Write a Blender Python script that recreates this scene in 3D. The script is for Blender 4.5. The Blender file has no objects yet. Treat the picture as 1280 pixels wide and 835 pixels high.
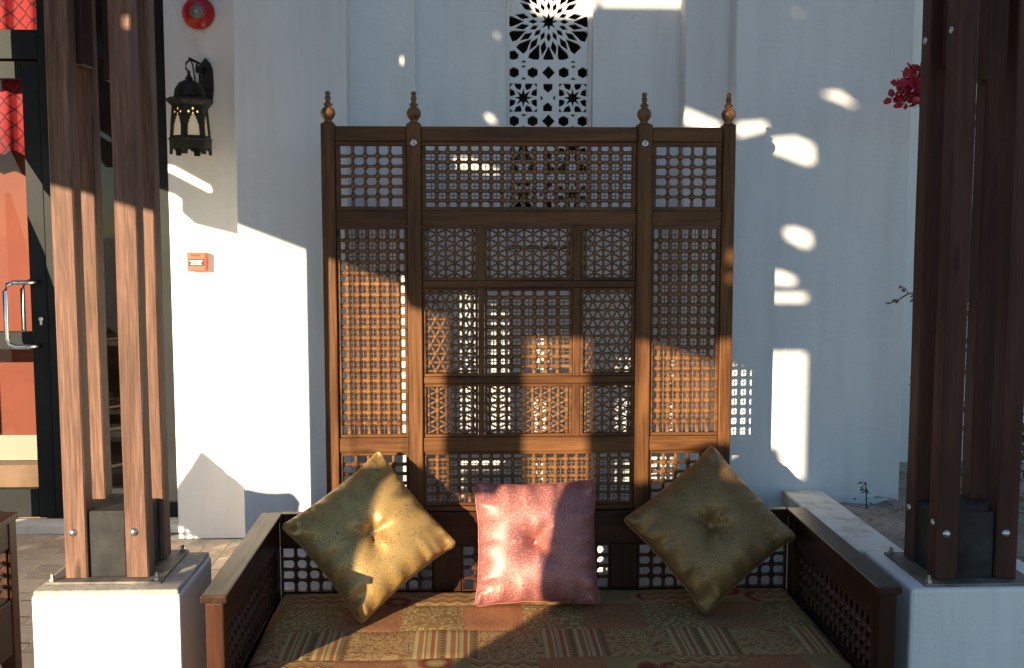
import bpy, bmesh, math, random
from mathutils import Vector, Matrix, noise
from mathutils.geometry import delaunay_2d_cdt

random.seed(7)
scene = bpy.context.scene
COL = scene.collection
R = math.radians

# ------------------------------------------------------------------ camera
cam_d = bpy.data.cameras.new('camera')
cam = bpy.data.objects.new('camera', cam_d)
COL.objects.link(cam)
cam.location = (0, 0, 1.6)
cam.rotation_euler = (R(90 - 5.395), 0, R(-2.196))
cam_d.sensor_fit = 'HORIZONTAL'
cam_d.sensor_width = 36
cam_d.lens = 1350 / 1280 * 36
cam_d.clip_start = 0.05
cam_d.clip_end = 2000
scene.camera = cam

# ------------------------------------------------------------------ sky, sun, exposure
SUN = Vector((0.675, 1.0, -0.235))            # the way the light travels
elev = math.atan2(-SUN.z, math.hypot(SUN.x, SUN.y))
azim = math.atan2(-SUN.x, -SUN.y)
world = bpy.data.worlds.new('World')
scene.world = world
world.use_nodes = True
wn = world.node_tree
sky = wn.nodes.new('ShaderNodeTexSky')
sky.sky_type = 'NISHITA'
sky.sun_disc = False
sky.sun_elevation = elev
sky.sun_rotation = azim
sky.air_density = 1.0
sky.dust_density = 0.0
sky.ozone_density = 2.6
wn.links.new(sky.outputs[0], wn.nodes['Background'].inputs[0])
wn.nodes['Background'].inputs[1].default_value = 0.09
sun_d = bpy.data.lights.new('sun', 'SUN')
sun_d.energy = 5.0
sun_d.angle = R(0.4)
sun_d.color = (1.0, 0.82, 0.57)
sun = bpy.data.objects.new('sun', sun_d)
COL.objects.link(sun)
sun.location = (-8, -10, 6)
sun.rotation_euler = SUN.to_track_quat('-Z', 'Y').to_euler()
vs = scene.view_settings
vs.view_transform = 'Standard'
vs.look = 'None'
vs.gamma = 1
vs.use_curve_mapping = False
vs.exposure = 1.4
scene.render.engine = 'CYCLES'
scene.cycles.max_bounces = 8
scene.cycles.transparent_max_bounces = 12

# ------------------------------------------------------------------ materials
MATS = {}


class NT:
    """small node-tree helper"""
    def __init__(s, name):
        s.m = bpy.data.materials.new(name)
        s.m.use_nodes = True
        s.t = s.m.node_tree
        s.b = s.t.nodes['Principled BSDF']
        s._tc = None
        MATS[name] = s.m

    def n(s, typ, **kw):
        nd = s.t.nodes.new(typ)
        for k, v in kw.items():
            if k.startswith('i_'):
                nd.inputs[k[2:].replace('_', ' ')].default_value = v
            else:
                setattr(nd, k, v)
        return nd

    def l(s, a, b):
        s.t.links.new(a, b)

    def tc(s, scale=(1, 1, 1), rot=(0, 0, 0), kind='Object'):
        if s._tc is None:
            s._tc = s.n('ShaderNodeTexCoord')
        mp = s.n('ShaderNodeMapping')
        mp.inputs['Scale'].default_value = scale
        mp.inputs['Rotation'].default_value = rot
        s.l(s._tc.outputs[kind], mp.inputs[0])
        return mp.outputs[0]

    def noise(s, vec, scale=5, detail=4, rough=.55, dist=0):
        nd = s.n('ShaderNodeTexNoise')
        nd.inputs['Scale'].default_value = scale
        nd.inputs['Detail'].default_value = detail
        nd.inputs['Roughness'].default_value = rough
        nd.inputs['Distortion'].default_value = dist
        s.l(vec, nd.inputs['Vector'])
        return nd.outputs[0]

    def ramp(s, fac, stops, interp='LINEAR'):
        nd = s.n('ShaderNodeValToRGB')
        cr = nd.color_ramp
        cr.interpolation = interp
        while len(cr.elements) < len(stops):
            cr.elements.new(.5)
        for e, (p, c) in zip(cr.elements, stops):
            e.position = p
            e.color = (c[0], c[1], c[2], 1) if not isinstance(c, float) else (c, c, c, 1)
        s.l(fac, nd.inputs[0])
        return nd.outputs[0]

    def mix(s, fac, a, b, mode='MIX'):
        nd = s.n('ShaderNodeMix', data_type='RGBA', blend_type=mode)
        if isinstance(fac, (int, float)):
            nd.inputs[0].default_value = fac
        else:
            s.l(fac, nd.inputs[0])
        for v, i in ((a, 6), (b, 7)):
            if isinstance(v, tuple):
                nd.inputs[i].default_value = (v[0], v[1], v[2], 1)
            else:
                s.l(v, nd.inputs[i])
        return nd.outputs[2]

    def math(s, op, a, b=None, c=None):
        nd = s.n('ShaderNodeMath', operation=op)
        for i, v in enumerate((a, b, c)):
            if v is None:
                continue
            if isinstance(v, (int, float)):
                nd.inputs[i].default_value = v
            else:
                s.l(v, nd.inputs[i])
        return nd.outputs[0]

    def color(s, c):
        if isinstance(c, tuple):
            s.b.inputs['Base Color'].default_value = (c[0], c[1], c[2], 1)
        else:
            s.l(c, s.b.inputs['Base Color'])

    def rough(s, r):
        if isinstance(r, (int, float)):
            s.b.inputs['Roughness'].default_value = r
        else:
            s.l(r, s.b.inputs['Roughness'])

    def bump(s, h, strength=.2, dist=.01):
        nd = s.n('ShaderNodeBump')
        nd.inputs['Strength'].default_value = strength
        nd.inputs['Distance'].default_value = dist
        s.l(h, nd.inputs['Height'])
        s.l(nd.outputs[0], s.b.inputs['Normal'])


def wood(name, dark, light, grain, rough=.45, fine=1.0, bump=.25):
    """grain: axis letter the fibres follow"""
    m = NT(name)
    sc = {'x': (1.2, 22, 22), 'y': (22, 1.2, 22), 'z': (22, 22, 1.2)}[grain]
    sc = tuple(v * fine for v in sc)
    v = m.tc(sc)
    a = m.noise(v, 2.2, 6, .6, 1.2)
    b = m.noise(m.tc((3, 3, 3)), 1.6, 3)
    sc2 = {'x': (4, 160, 160), 'y': (160, 4, 160), 'z': (160, 160, 4)}[grain]
    f = m.noise(m.tc(sc2), 1.5, 2, .5)
    c = m.ramp(a, [(.3, dark), (.7, light)])
    c = m.mix(m.math('MULTIPLY', b, .5), c, tuple(.62 * (x + y) / 2 for x, y in zip(dark, light)))
    c = m.mix(m.ramp(f, [(.35, .35), (.6, 0.0)]), c, tuple(x * .5 for x in dark))
    big = m.noise(m.tc({'x': (.8, 5, 5), 'y': (5, .8, 5), 'z': (5, 5, .8)}[grain]), 1.7, 4, .6, .6)
    c = m.mix(m.ramp(big, [(.34, .55), (.5, 0.0)]), c, tuple(x * .55 for x in dark))
    c = m.mix(m.ramp(big, [(.52, 0.0), (.72, .5)]), c, tuple(min(1, x * 1.25) for x in light))
    kn = m.n('ShaderNodeTexVoronoi', feature='F1')
    kn.inputs['Scale'].default_value = 1.0
    m.l(m.tc({'x': (2.2, 9, 9), 'y': (9, 2.2, 9), 'z': (9, 9, 2.2)}[grain]), kn.inputs['Vector'])
    c = m.mix(m.ramp(kn.outputs['Distance'], [(.05, .75), (.13, 0.0)]), c, tuple(x * .35 for x in dark))
    m.color(c)
    m.rough(m.ramp(a, [(.2, rough - .08), (.8, rough + .12)]))
    m.bump(m.math('ADD', a, m.math('MULTIPLY', f, .6)), bump, .002)
    m.b.inputs['Specular IOR Level'].default_value = .22
    return m.m


SC_D, SC_L = (.058, .019, .006), (.205, .086, .025)
wood('screen_wood_upright', SC_D, SC_L, 'z')
wood('screen_wood_cross', SC_D, SC_L, 'x')
wood('bench_wood_upright', (.032, .010, .005), (.078, .026, .010), 'z', .38)
wood('bench_wood_cross', (.032, .010, .005), (.078, .026, .010), 'x', .38)
wood('bench_wood_deep', (.03, .012, .007), (.07, .028, .014), 'y', .36)
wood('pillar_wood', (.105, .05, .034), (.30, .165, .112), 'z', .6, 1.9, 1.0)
wood('pillar_wood_shade', (.05, .019, .013), (.105, .042, .027), 'z', .6, 1.1, .5)  # pillar wood again, with the right pillar's shade put into a darker colour
wood('beam_wood', (.10, .05, .035), (.2, .11, .075), 'y', .6)

m = NT('turned_wood')
c = m.ramp(m.noise(m.tc((30, 30, 30)), 1.0, 3), [(.3, (.085, .032, .009)), (.7, (.225, .10, .029))])
m.color(c)
m.rough(.42)
m = NT('bench_turned_wood')
c = m.ramp(m.noise(m.tc((30, 30, 30)), 1.0, 3), [(.3, (.035, .013, .008)), (.7, (.085, .03, .014))])
m.color(c)
m.rough(.4)


def plaster(name, col, grime):
    m = NT(name)
    v = m.tc((1, 1, 1))
    a = m.noise(v, 1.3, 5, .6)
    b = m.noise(v, 260, 3, .6)
    s = m.noise(m.tc((7, 7, .7)), 2.0, 4, .6)
    d = m.noise(v, 14, 5, .7)
    c = m.mix(m.ramp(a, [(.35, 0.0), (.75, .55)]), col, grime)
    c = m.mix(m.ramp(s, [(.45, 0.0), (.8, .30)]), c, tuple(x * .74 for x in grime))
    c = m.mix(m.ramp(d, [(.66, 0.0), (.74, .35)]), c, tuple(x * .7 for x in grime))
    m.color(c)
    m.rough(.85)
    tw = m.noise(m.tc((1, 1, 2.2)), 4.5, 6, .6, .8)
    h = m.math('ADD', m.math('ADD', m.math('MULTIPLY', b, .3), m.noise(v, 9, 5, .6)), m.math('MULTIPLY', tw, 1.6))
    m.bump(h, .42, .008)
    m.b.inputs['Specular IOR Level'].default_value = .2
    return m.m


plaster('wall_plaster', (.80, .79, .77), (.70, .69, .67))
plaster('plinth_plaster', (.80, .79, .77), (.66, .63, .58))
m = NT('jali_plaster')
m.color((.78, .77, .75))
m.rough(.8)

m = NT('worn_concrete')
a = m.noise(m.tc(), 9, 6, .65)
b = m.noise(m.tc(), 70, 3, .6)
m.color(m.mix(m.ramp(b, [(.4, 0.0), (.7, .6)]), m.ramp(a, [(.3, (.33, .28, .22)), (.7, (.62, .57, .49))]), (.3, .25, .2)))
m.rough(.9)
m.bump(m.math('ADD', a, m.math('MULTIPLY', b, .5)), .5, .006)

m = NT('ledge_paint')
a = m.noise(m.tc(), 6, 6, .65)
m.color(m.ramp(a, [(.36, (.46, .40, .33)), (.5, (.72, .68, .61)), (.7, (.80, .77, .72))]))
m.rough(.85)
m.bump(a, .4, .006)

m = NT('soil')
a = m.noise(m.tc(), 5, 8, .7)
b = m.noise(m.tc(), 60, 4, .7)
m.color(m.mix(m.ramp(b, [(.45, 0.0), (.7, .7)]), m.ramp(a, [(.3, (.24, .19, .145)), (.7, (.47, .40, .32))]), (.17, .13, .10)))
m.rough(.95)
m.bump(m.math('ADD', a, b), .8, .012)

for i, cc in enumerate([((.44, .34, .26), (.58, .47, .37)), ((.39, .29, .215), (.52, .41, .31)), ((.47, .37, .28), (.61, .50, .40))]):
    m = NT('paver_%s' % 'abc'[i])
    a = m.noise(m.tc(), 16, 6, .65)
    m.color(m.ramp(a, [(.3, cc[0]), (.7, cc[1])]))
    m.rough(.8)
    m.bump(a, .3, .004)
m = NT('paving_far')
v = m.tc()
br = m.n('ShaderNodeTexBrick')
br.offset = .5
br.inputs['Scale'].default_value = 1
br.inputs['Brick Width'].default_value = .2
br.inputs['Row Height'].default_value = .12
br.inputs['Mortar Size'].default_value = .003
br.inputs['Color1'].default_value = (.30, .25, .2, 1)
br.inputs['Color2'].default_value = (.35, .29, .23, 1)
br.inputs['Mortar'].default_value = (.2, .16, .13, 1)
m.l(v, br.inputs['Vector'])
m.color(m.mix(m.ramp(m.noise(v, 3, 5), [(.4, 0.0), (.8, .5)]), br.outputs[0], (.24, .2, .16)))
m.rough(.85)


def plain(name, col, rough=.5, metal=0.0, var=.25, scale=20, bump=0):
    m = NT(name)
    a = m.noise(m.tc(), scale, 4, .6)
    m.color(m.ramp(a, [(.3, tuple(x * (1 - var) for x in col)), (.7, tuple(min(1, x * (1 + var)) for x in col))]))
    m.rough(rough)
    m.b.inputs['Metallic'].default_value = metal
    if bump:
        m.bump(a, bump, .004)
    return m.m


plain('black_steel', (.022, .022, .022), .62, .0, .8, 9, .25)
MATS['black_steel'].node_tree.nodes['Principled BSDF'].inputs['Specular IOR Level'].default_value = .25
plain('door_frame_black', (.012, .014, .014), .55, .0, .3, 6)
MATS['door_frame_black'].node_tree.nodes['Principled BSDF'].inputs['Specular IOR Level'].default_value = .18
plain('galvanised', (.55, .55, .53), .35, 1.0, .25, 40)
plain('chrome', (.75, .75, .75), .12, 1.0, .05, 5)
plain('plate_steel', (.16, .14, .115), .6, .3, .5, 14, .3)
plain('lantern_metal', (.024, .025, .02), .5, .6, .5, 40, .4)
plain('bell_red', (.42, .012, .012), .25, 0, .15, 8)
plain('bell_grey', (.2, .19, .145), .5, .3, .15, 30)
plain('call_red', (.55, .075, .035), .4, 0, .1, 10)
plain('label_black', (.012, .012, .014), .4, 0, .1, 10)
plain('label_white', (.8, .8, .8), .5, 0, .02, 10)
plain('room_dark', (.13, .10, .085), .8, 0, .3, 3)
plain('room_salmon', (.25, .058, .032), .8, 0, .12, 2)
plain('room_skirting', (.42, .39, .31), .6, 0, .05, 3)
plain('room_floor', (.22, .12, .07), .4, 0, .4, 5)
plain('room_white', (.7, .7, .68), .8, 0, .05, 3)
plain('shelf_board', (.25, .19, .13), .6, 0, .2, 8)
plain('button_gold', (.34, .215, .07), .5, 0, .2, 60)
plain('button_olive', (.24, .145, .05), .5, 0, .2, 60)
plain('button_pink', (.36, .12, .105), .35, 0, .2, 60)
plain('leaf_green', (.055, .095, .03), .5, 0, .45, 18)
plain('twig_brown', (.08, .055, .04), .8, 0, .4, 30)
plain('bract_magenta', (.42, .012, .045), .5, 0, .3, 30)
plain('pebble', (.36, .31, .26), .9, 0, .4, 30)
plain('dry_leaf', (.2, .13, .075), .8, 0, .4, 30)
plain('stool_cloth', (.3, .12, .07), .8, 0, .3, 30)

m = NT('red_cloth')
v = m.tc((1, 1, 1), (0, R(45), 0))
w1 = m.n('ShaderNodeTexWave', wave_type='BANDS', bands_direction='X')
w2 = m.n('ShaderNodeTexWave', wave_type='BANDS', bands_direction='Z')
for w in (w1, w2):
    w.inputs['Scale'].default_value = 5.2
    m.l(v, w.inputs['Vector'])
g = m.math('MAXIMUM', w1.outputs[1], w2.outputs[1])
m.color(m.ramp(g, [(.93, (.34, .018, .022)), (.97, (.07, .007, .009))]))
m.rough(.8)

m = NT('window_glass')
gl = m.n('ShaderNodeBsdfGlossy')
gl.inputs['Roughness'].default_value = .02
tr = m.n('ShaderNodeBsdfTransparent')
tr.inputs['Color'].default_value = (.86, .88, .87, 1)
fr = m.n('ShaderNodeFresnel')
fr.inputs['IOR'].default_value = 1.5
mx = m.n('ShaderNodeMixShader')
m.l(fr.outputs[0], mx.inputs[0])
m.l(tr.outputs[0], mx.inputs[1])
m.l(gl.outputs[0], mx.inputs[2])
m.l(mx.outputs[0], m.t.nodes['Material Output'].inputs[0])

m = NT('lantern_glass')
m.color((.62, .56, .44))
m.rough(.4)
m.b.inputs['Emission Color'].default_value = (1.0, .78, .45, 1)
m.b.inputs['Emission Strength'].default_value = .06
m = NT('lantern_glow')
m.color((.8, .5, .2))
m.b.inputs['Emission Color'].default_value = (1.0, .6, .22, 1)
m.b.inputs['Emission Strength'].default_value = .55


def brocade(name, base, hi, dark, rough=.42, scroll=True):
    m = NT(name)
    v = m.tc()
    wv = m.noise(v, 330, 2, .6)
    if scroll:
        vo = m.n('ShaderNodeTexVoronoi', feature='F1', distance='EUCLIDEAN')
        vo.inputs['Scale'].default_value = 52
        m.l(v, vo.inputs['Vector'])
        d = m.math('ADD', vo.outputs['Distance'], m.math('MULTIPLY', m.noise(v, 60, 2), .4))
        ring = m.math('SINE', m.math('MULTIPLY', d, 15.0))
        msk = m.ramp(m.noise(v, 20, 3), [(.45, 0.0), (.55, 1.0)])
        ln = m.math('MULTIPLY', m.ramp(ring, [(.78, 0.0), (.92, 1.0)]), msk)
    else:
        ln = m.ramp(m.noise(v, 210, 3, .6), [(.52, 0.0), (.60, 1.0)])
    c = m.mix(m.ramp(wv, [(.35, 0.0), (.65, 1.0)]), base, hi)
    c = m.mix(m.math('MULTIPLY', ln, .6), c, dark)
    m.color(c)
    m.rough(m.math('ADD', m.math('MULTIPLY', ln, .2), rough))
    m.bump(m.math('ADD', m.math('MULTIPLY', wv, .5), ln), .25, .0012)
    m.b.inputs['Sheen Weight'].default_value = .08
    m.b.inputs['Metallic'].default_value = .38
    m.b.inputs['Sheen Roughness'].default_value = .35
    m.b.inputs['Sheen Tint'].default_value = (hi[0], hi[1], hi[2], 1)
    return m.m


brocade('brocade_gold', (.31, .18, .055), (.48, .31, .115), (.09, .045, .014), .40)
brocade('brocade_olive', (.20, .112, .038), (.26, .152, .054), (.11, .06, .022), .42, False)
brocade('satin_pink', (.30, .085, .078), (.37, .135, .12), (.60, .32, .255), .42, False)

# woven patches of the seat cover
TAN, RUST, RED, GREEN = (.40, .26, .105), (.31, .105, .05), (.17, .026, .02), (.26, .155, .058)


def woven(name, col, m):
    wv = m.noise(m.tc((1, 3, 1)), 420, 2, .5)
    c = m.mix(m.ramp(wv, [(.35, 0.0), (.7, .45)]), col, (.13, .075, .033))
    m.color(c)
    m.rough(.85)
    m.bump(wv, .3, .0015)
    m.b.inputs['Specular IOR Level'].default_value = .12


m = NT('patch_rust')
v = m.tc()
a = m.noise(v, 38, 3, .6, 2.2)
woven('patch_rust', m.mix(m.ramp(m.math('SINE', m.math('MULTIPLY', a, 42.0)), [(.45, 0.0), (.75, 1.0)]), RUST, (.42, .255, .115)), m)
m = NT('patch_scroll')
v = m.tc()
vo = m.n('ShaderNodeTexVoronoi', feature='F1')
vo.inputs['Scale'].default_value = 26
m.l(v, vo.inputs['Vector'])
d = m.math('ADD', vo.outputs['Distance'], m.math('MULTIPLY', m.noise(v, 22, 2), .35))
woven('patch_scroll', m.mix(m.ramp(m.math('SINE', m.math('MULTIPLY', d, 17.0)), [(.6, 0.0), (.8, 1.0)]), GREEN, (.48, .37, .165)), m)
m = NT('patch_stripe')
sx = m.n('ShaderNodeSeparateXYZ')
m.l(m.tc(), sx.inputs[0])
ph = m.math('FRACT', m.math('DIVIDE', m.math('ADD', sx.outputs[0], 10.0), .1))
c = m.ramp(ph, [(0, (.23, .165, .075)), (.22, (.47, .35, .16)), (.34, (.30, .14, .06)), (.5, (.47, .35, .16)), (.56, (.23, .165, .075)), (.62, (.42, .30, .13)), (.74, RUST), (.86, (.47, .35, .16)), (.93, (.25, .175, .08))], 'CONSTANT')
dot = m.math('MULTIPLY', m.math('LESS_THAN', m.math('ABSOLUTE', m.math('SUBTRACT', ph, .11)), .06),
             m.math('LESS_THAN', m.math('FRACT', m.math('DIVIDE', m.math('ADD', sx.outputs[1], 10.0), .021)), .45))
c = m.mix(dot, c, RED)
woven('patch_stripe', c, m)
m = NT('patch_paisley')
v = m.tc()
a = m.noise(v, 30, 4, .65, 3.0)
b = m.math('SINE', m.math('MULTIPLY', a, 55.0))
c = m.mix(m.ramp(b, [(.3, 0.0), (.7, 1.0)]), TAN, (.46, .33, .15))
c = m.mix(m.ramp(m.noise(v, 42, 3, .6, 2.5), [(.5, 0.0), (.56, .8)]), c, RED)
woven('patch_paisley', c, m)
m = NT('patch_medallion')
v = m.tc()
vo = m.n('ShaderNodeTexVoronoi', feature='F1')
vo.inputs['Scale'].default_value = 7
m.l(v, vo.inputs['Vector'])
d = m.math('ADD', vo.outputs['Distance'], m.math('MULTIPLY', m.noise(v, 45, 2), .12))
c = m.ramp(d, [(.10, (.46, .35, .13)), (.24, (.33, .23, .10)), (.34, RED), (.42, (.30, .07, .045)), (.47, TAN), (.62, (.28, .2, .09))])
woven('patch_medallion', c, m)
m = NT('patch_zigzag')
sx = m.n('ShaderNodeSeparateXYZ')
m.l(m.tc(), sx.inputs[0])
pp = m.math('PINGPONG', sx.outputs[0], .025)
z = m.math('FRACT', m.math('DIVIDE', m.math('ADD', m.math('ADD', sx.outputs[1], 10.0), pp), .05))
woven('patch_zigzag', m.ramp(z, [(0, TAN), (.35, (.42, .30, .13)), (.5, RED), (.68, TAN), (.8, (.31, .11, .055))], 'CONSTANT'), m)
m = NT('mattress_side')
woven('mattress_side', m.ramp(m.noise(m.tc(), 8, 3), [(.3, TAN), (.7, RUST)]), m)
m = NT('blocker_boards')  # board colour of the added sun blockers
sx = m.n('ShaderNodeSeparateXYZ')
m.l(m.tc(), sx.inputs[0])
ph = m.math('FRACT', m.math('DIVIDE', m.math('ADD', sx.outputs[1], 20.0), .14))
c = m.ramp(m.noise(m.tc((20, 8, 1)), 2, 5), [(.3, (.10, .06, .04)), (.7, (.22, .14, .10))])
m.color(m.mix(m.ramp(ph, [(.0, 1.0), (.05, 0.0)]), c, (.03, .02, .015)))
m.rough(.75)


# ------------------------------------------------------------------ building helpers
def link(name, me, mat=None, parent=None, smooth=False):
    if mat and not me.materials:
        me.materials.append(MATS[mat])
    if smooth:
        for p in me.polygons:
            p.use_smooth = True
    o = bpy.data.objects.new(name, me)
    COL.objects.link(o)
    if parent is not None:
        o.parent = parent
        if parent.type == 'EMPTY':              # meshes are in world coordinates, the thing's Empty stands at its base
            o.location = -parent.location
    return o


def thing(name, label, cat, loc=(0, 0, 0), group=None):
    o = bpy.data.objects.new(name, None)
    o.empty_display_size = .1
    COL.objects.link(o)
    o.location = loc
    return tag(o, label, cat, group)


def tag(o, label, cat, group=None):
    o['label'] = label
    o['category'] = cat
    if group:
        o['group'] = group
    return o


def copy_tree(o, parent=None):
    c = o.copy()
    COL.objects.link(c)
    if parent is not None:
        c.parent = parent
    for ch in o.children:
        copy_tree(ch, c)
    return c


def to_mesh(bm, name='mesh'):
    me = bpy.data.meshes.new(name)
    bmesh.ops.recalc_face_normals(bm, faces=bm.faces)
    bm.to_mesh(me)
    bm.free()
    return me


def add_box(bm, x0, x1, y0, y1, z0, z1, bev=0):
    vs_ = [bm.verts.new(p) for p in ((x0, y0, z0), (x1, y0, z0), (x1, y1, z0), (x0, y1, z0), (x0, y0, z1), (x1, y0, z1), (x1, y1, z1), (x0, y1, z1))]
    fs = [bm.faces.new([vs_[i] for i in q]) for q in ((3, 2, 1, 0), (4, 5, 6, 7), (0, 1, 5, 4), (1, 2, 6, 5), (2, 3, 7, 6), (3, 0, 4, 7))]
    if bev:
        es = {e for f in fs for e in f.edges}
        bmesh.ops.bevel(bm, geom=list(es), offset=bev, segments=2, affect='EDGES', profile=.5)


def box(name, x0, x1, y0, y1, z0, z1, mat, parent=None, bev=0):
    bm = bmesh.new()
    add_box(bm, x0, x1, y0, y1, z0, z1, bev)
    return link(name, to_mesh(bm, name), mat, parent)


def add_lathe(bm, prof, seg=8, M=None, phase=0):
    """prof: (r, z) pairs, round local z"""
    rings = []
    for r, z in prof:
        ring = []
        for i in range(seg):
            a = 2 * math.pi * i / seg + phase
            p = Vector((r * math.cos(a), r * math.sin(a), z))
            ring.append(bm.verts.new(M @ p if M else p))
        rings.append(ring)
    for a, b in zip(rings, rings[1:]):
        for i in range(seg):
            bm.faces.new((a[i], a[(i + 1) % seg], b[(i + 1) % seg], b[i]))
    bm.faces.new(rings[0][::-1])
    bm.faces.new(rings[-1])


def lathe(name, prof, mat, parent=None, seg=16, M=None, smooth=True, phase=0):
    bm = bmesh.new()
    add_lathe(bm, prof, seg, M, phase)
    return link(name, to_mesh(bm, name), mat, parent, smooth)


def add_tube(bm, pts, rad, seg=6, closed=False):
    pts = [Vector(p) for p in pts]
    n = len(pts)
    rads = rad if isinstance(rad, (list, tuple)) else [rad] * n
    rings = []
    up = Vector((0, 0, 1))
    for i, p in enumerate(pts):
        if closed:
            t = pts[(i + 1) % n] - pts[i - 1]
        else:
            t = pts[min(i + 1, n - 1)] - pts[max(i - 1, 0)]
        t.normalize()
        u = up if abs(t.dot(up)) < .9 else Vector((1, 0, 0))
        a = t.cross(u).normalized()
        b = t.cross(a)
        rings.append([bm.verts.new(p + (a * math.cos(2 * math.pi * k / seg) + b * math.sin(2 * math.pi * k / seg)) * rads[i]) for k in range(seg)])
    prs = list(zip(rings, rings[1:])) + ([(rings[-1], rings[0])] if closed else [])
    for a, b in prs:
        for i in range(seg):
            bm.faces.new((a[i], a[(i + 1) % seg], b[(i + 1) % seg], b[i]))
    if not closed:
        bm.faces.new(rings[0][::-1])
        bm.faces.new(rings[-1])


def tube(name, pts, rad, mat, parent=None, seg=8, closed=False):
    bm = bmesh.new()
    add_tube(bm, pts, rad, seg, closed)
    return link(name, to_mesh(bm, name), mat, parent, True)


def clip(poly, inside, cut):
    out = []
    for i, b in enumerate(poly):
        a = poly[i - 1]
        ia, ib = inside(a), inside(b)
        if ia != ib:
            out.append(cut(a, b))
        if ib:
            out.append(b)
    return out


def clip_rect(poly, x0, x1, y0, y1):
    def cx(v):
        return lambda a, b: (v, a[1] + (b[1] - a[1]) * (v - a[0]) / (b[0] - a[0]))

    def cy(v):
        return lambda a, b: (a[0] + (b[0] - a[0]) * (v - a[1]) / (b[1] - a[1]), v)
    for ins, cut in ((lambda p: p[0] >= x0, cx(x0)), (lambda p: p[0] <= x1, cx(x1)), (lambda p: p[1] >= y0, cy(y0)), (lambda p: p[1] <= y1, cy(y1))):
        if len(poly) < 3:
            return []
        poly = clip(poly, ins, cut)
    return poly


def sheet_mesh(outer, holes, place, depth, name):
    """flat sheet with openings, given thickness; place(u, v, d) -> point"""
    vv, faces = [], []
    for poly in [outer] + holes:
        if sum(a[0] * b[1] - b[0] * a[1] for a, b in zip(poly, poly[1:] + poly[:1])) < 0:
            poly = poly[::-1]
        faces.append(list(range(len(vv), len(vv) + len(poly))))
        vv += [Vector(p) for p in poly]
    ov, oe, of, _, _, orig = delaunay_2d_cdt(vv, [], faces, 0, 1e-6)
    keep = [f for f, o in zip(of, orig) if list(o) == [0]]
    n = len(ov)
    verts = [place(p.x, p.y, 0) for p in ov] + [place(p.x, p.y, depth) for p in ov]
    fs = []
    cnt = {}
    for f in keep:
        fs.append(tuple(f))
        fs.append(tuple(i + n for i in reversed(f)))
        for a, b in zip(f, list(f[1:]) + [f[0]]):
            cnt.setdefault((min(a, b), max(a, b)), []).append((a, b))
    for k, l in cnt.items():
        if len(l) == 1:
            a, b = l[0]
            fs.append((b, a, a + n, b + n))
    me = bpy.data.meshes.new(name)
    me.from_pydata(verts, [], fs)
    bm = bmesh.new()
    bm.from_mesh(me)
    bmesh.ops.delete(bm, geom=[v for v in bm.verts if not v.link_faces], context='VERTS')
    bmesh.ops.recalc_face_normals(bm, faces=bm.faces)
    bm.to_mesh(me)
    bm.free()
    return me


# ================================================================== THE SETTING
YA, YB, YC, YF = 4.15, 4.27, 4.39, 5.6          # wall face, two niche steps, far wall


def struct(o):
    o['kind'] = 'structure'
    return o


me = bpy.data.meshes.new('ground')
me.from_pydata([(-300, -300, -.012), (300, -300, -.012), (300, 300, -.012), (-300, 300, -.012)], [], [(0, 1, 2, 3)])
struct(link('ground', me, 'paving_far'))

# block paving in front of the far wall and door
pav = struct(box('pavement', -3.3, -.62, 3.45, 5.845, -.02, -.006, 'worn_concrete'))
pm = []
for k in 'abc':
    bm = bmesh.new()
    add_box(bm, -.0575, .0575, -.098, .098, -.02, 0, .004)
    mm = to_mesh(bm, 'paver')
    mm.materials.append(MATS['paver_' + k])
    pm.append(mm)
for i in range(16):
    for j in range(12):
        x = -2.62 + i * .119
        y = 3.56 + j * .2 + (.1 if i % 2 else 0)
        if y > 5.56 and x > -1.7 or y > 5.78:
            continue
        o = link('paver', pm[random.randrange(3)], None, pav)
        o.location = (x, y, random.uniform(-.0015, .0015))
        o.rotation_euler = (random.uniform(-.006, .006), random.uniform(-.006, .006), random.uniform(-.012, .012))

# ---- the white building: walls in plan outline, each face a part
bld = thing('courtyard_building', 'white plastered building with a stepped niche behind the bench and a far wall at left', 'building', (.4, 4.3, 0))
TOP = 3.7


def plan_wall(name, pts, z0, z1, mat='wall_plaster', bev=.006):
    bm = bmesh.new()
    lo = [bm.verts.new((x, y, z0)) for x, y in pts]
    hi = [bm.verts.new((x, y, z1)) for x, y in pts]
    n = len(pts)
    ed = []
    for i in range(n):
        f = bm.faces.new((lo[i], lo[(i + 1) % n], hi[(i + 1) % n], hi[i]))
    bm.faces.new(lo[::-1])
    bm.faces.new(hi)
    for v, w in zip(lo, hi):
        ed.append(bm.edges.get((v, w)))
    if bev:
        bmesh.ops.bevel(bm, geom=ed, offset=bev, segments=3, affect='EDGES', profile=.5)
    return link(name, to_mesh(bm, name), mat, bld)


plan_wall('front_wall', [(-.882, YA), (-.463, YA), (-.463, YB), (-.213, YB), (-.213, YC + .11), (-.46, YC + .11), (-.46, YF + .3), (-.882, YF + .3)], 0, TOP)
plan_wall('front_wall', [(.842, YB), (1.012, YB), (1.012, YA), (1.697, YA), (1.697, YA + .75), (1.1, YA + .75), (1.1, YC + .11), (.842, YC + .11)], 0, TOP)
plan_wall('side_wall', [(1.70, YA + .62), (4.2, YA + .62), (4.2, YA + .95), (1.70, YA + .95)], 0, TOP)
plan_wall('far_wall', [(-1.535, YF), (-.885, YF), (-.885, YF + .3), (-1.535, YF + .3)], 0, TOP)
plan_wall('far_wall', [(-6.2, YF), (-3.6, YF), (-3.6, YF + .3), (-6.2, YF + .3)], 0, TOP)
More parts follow.
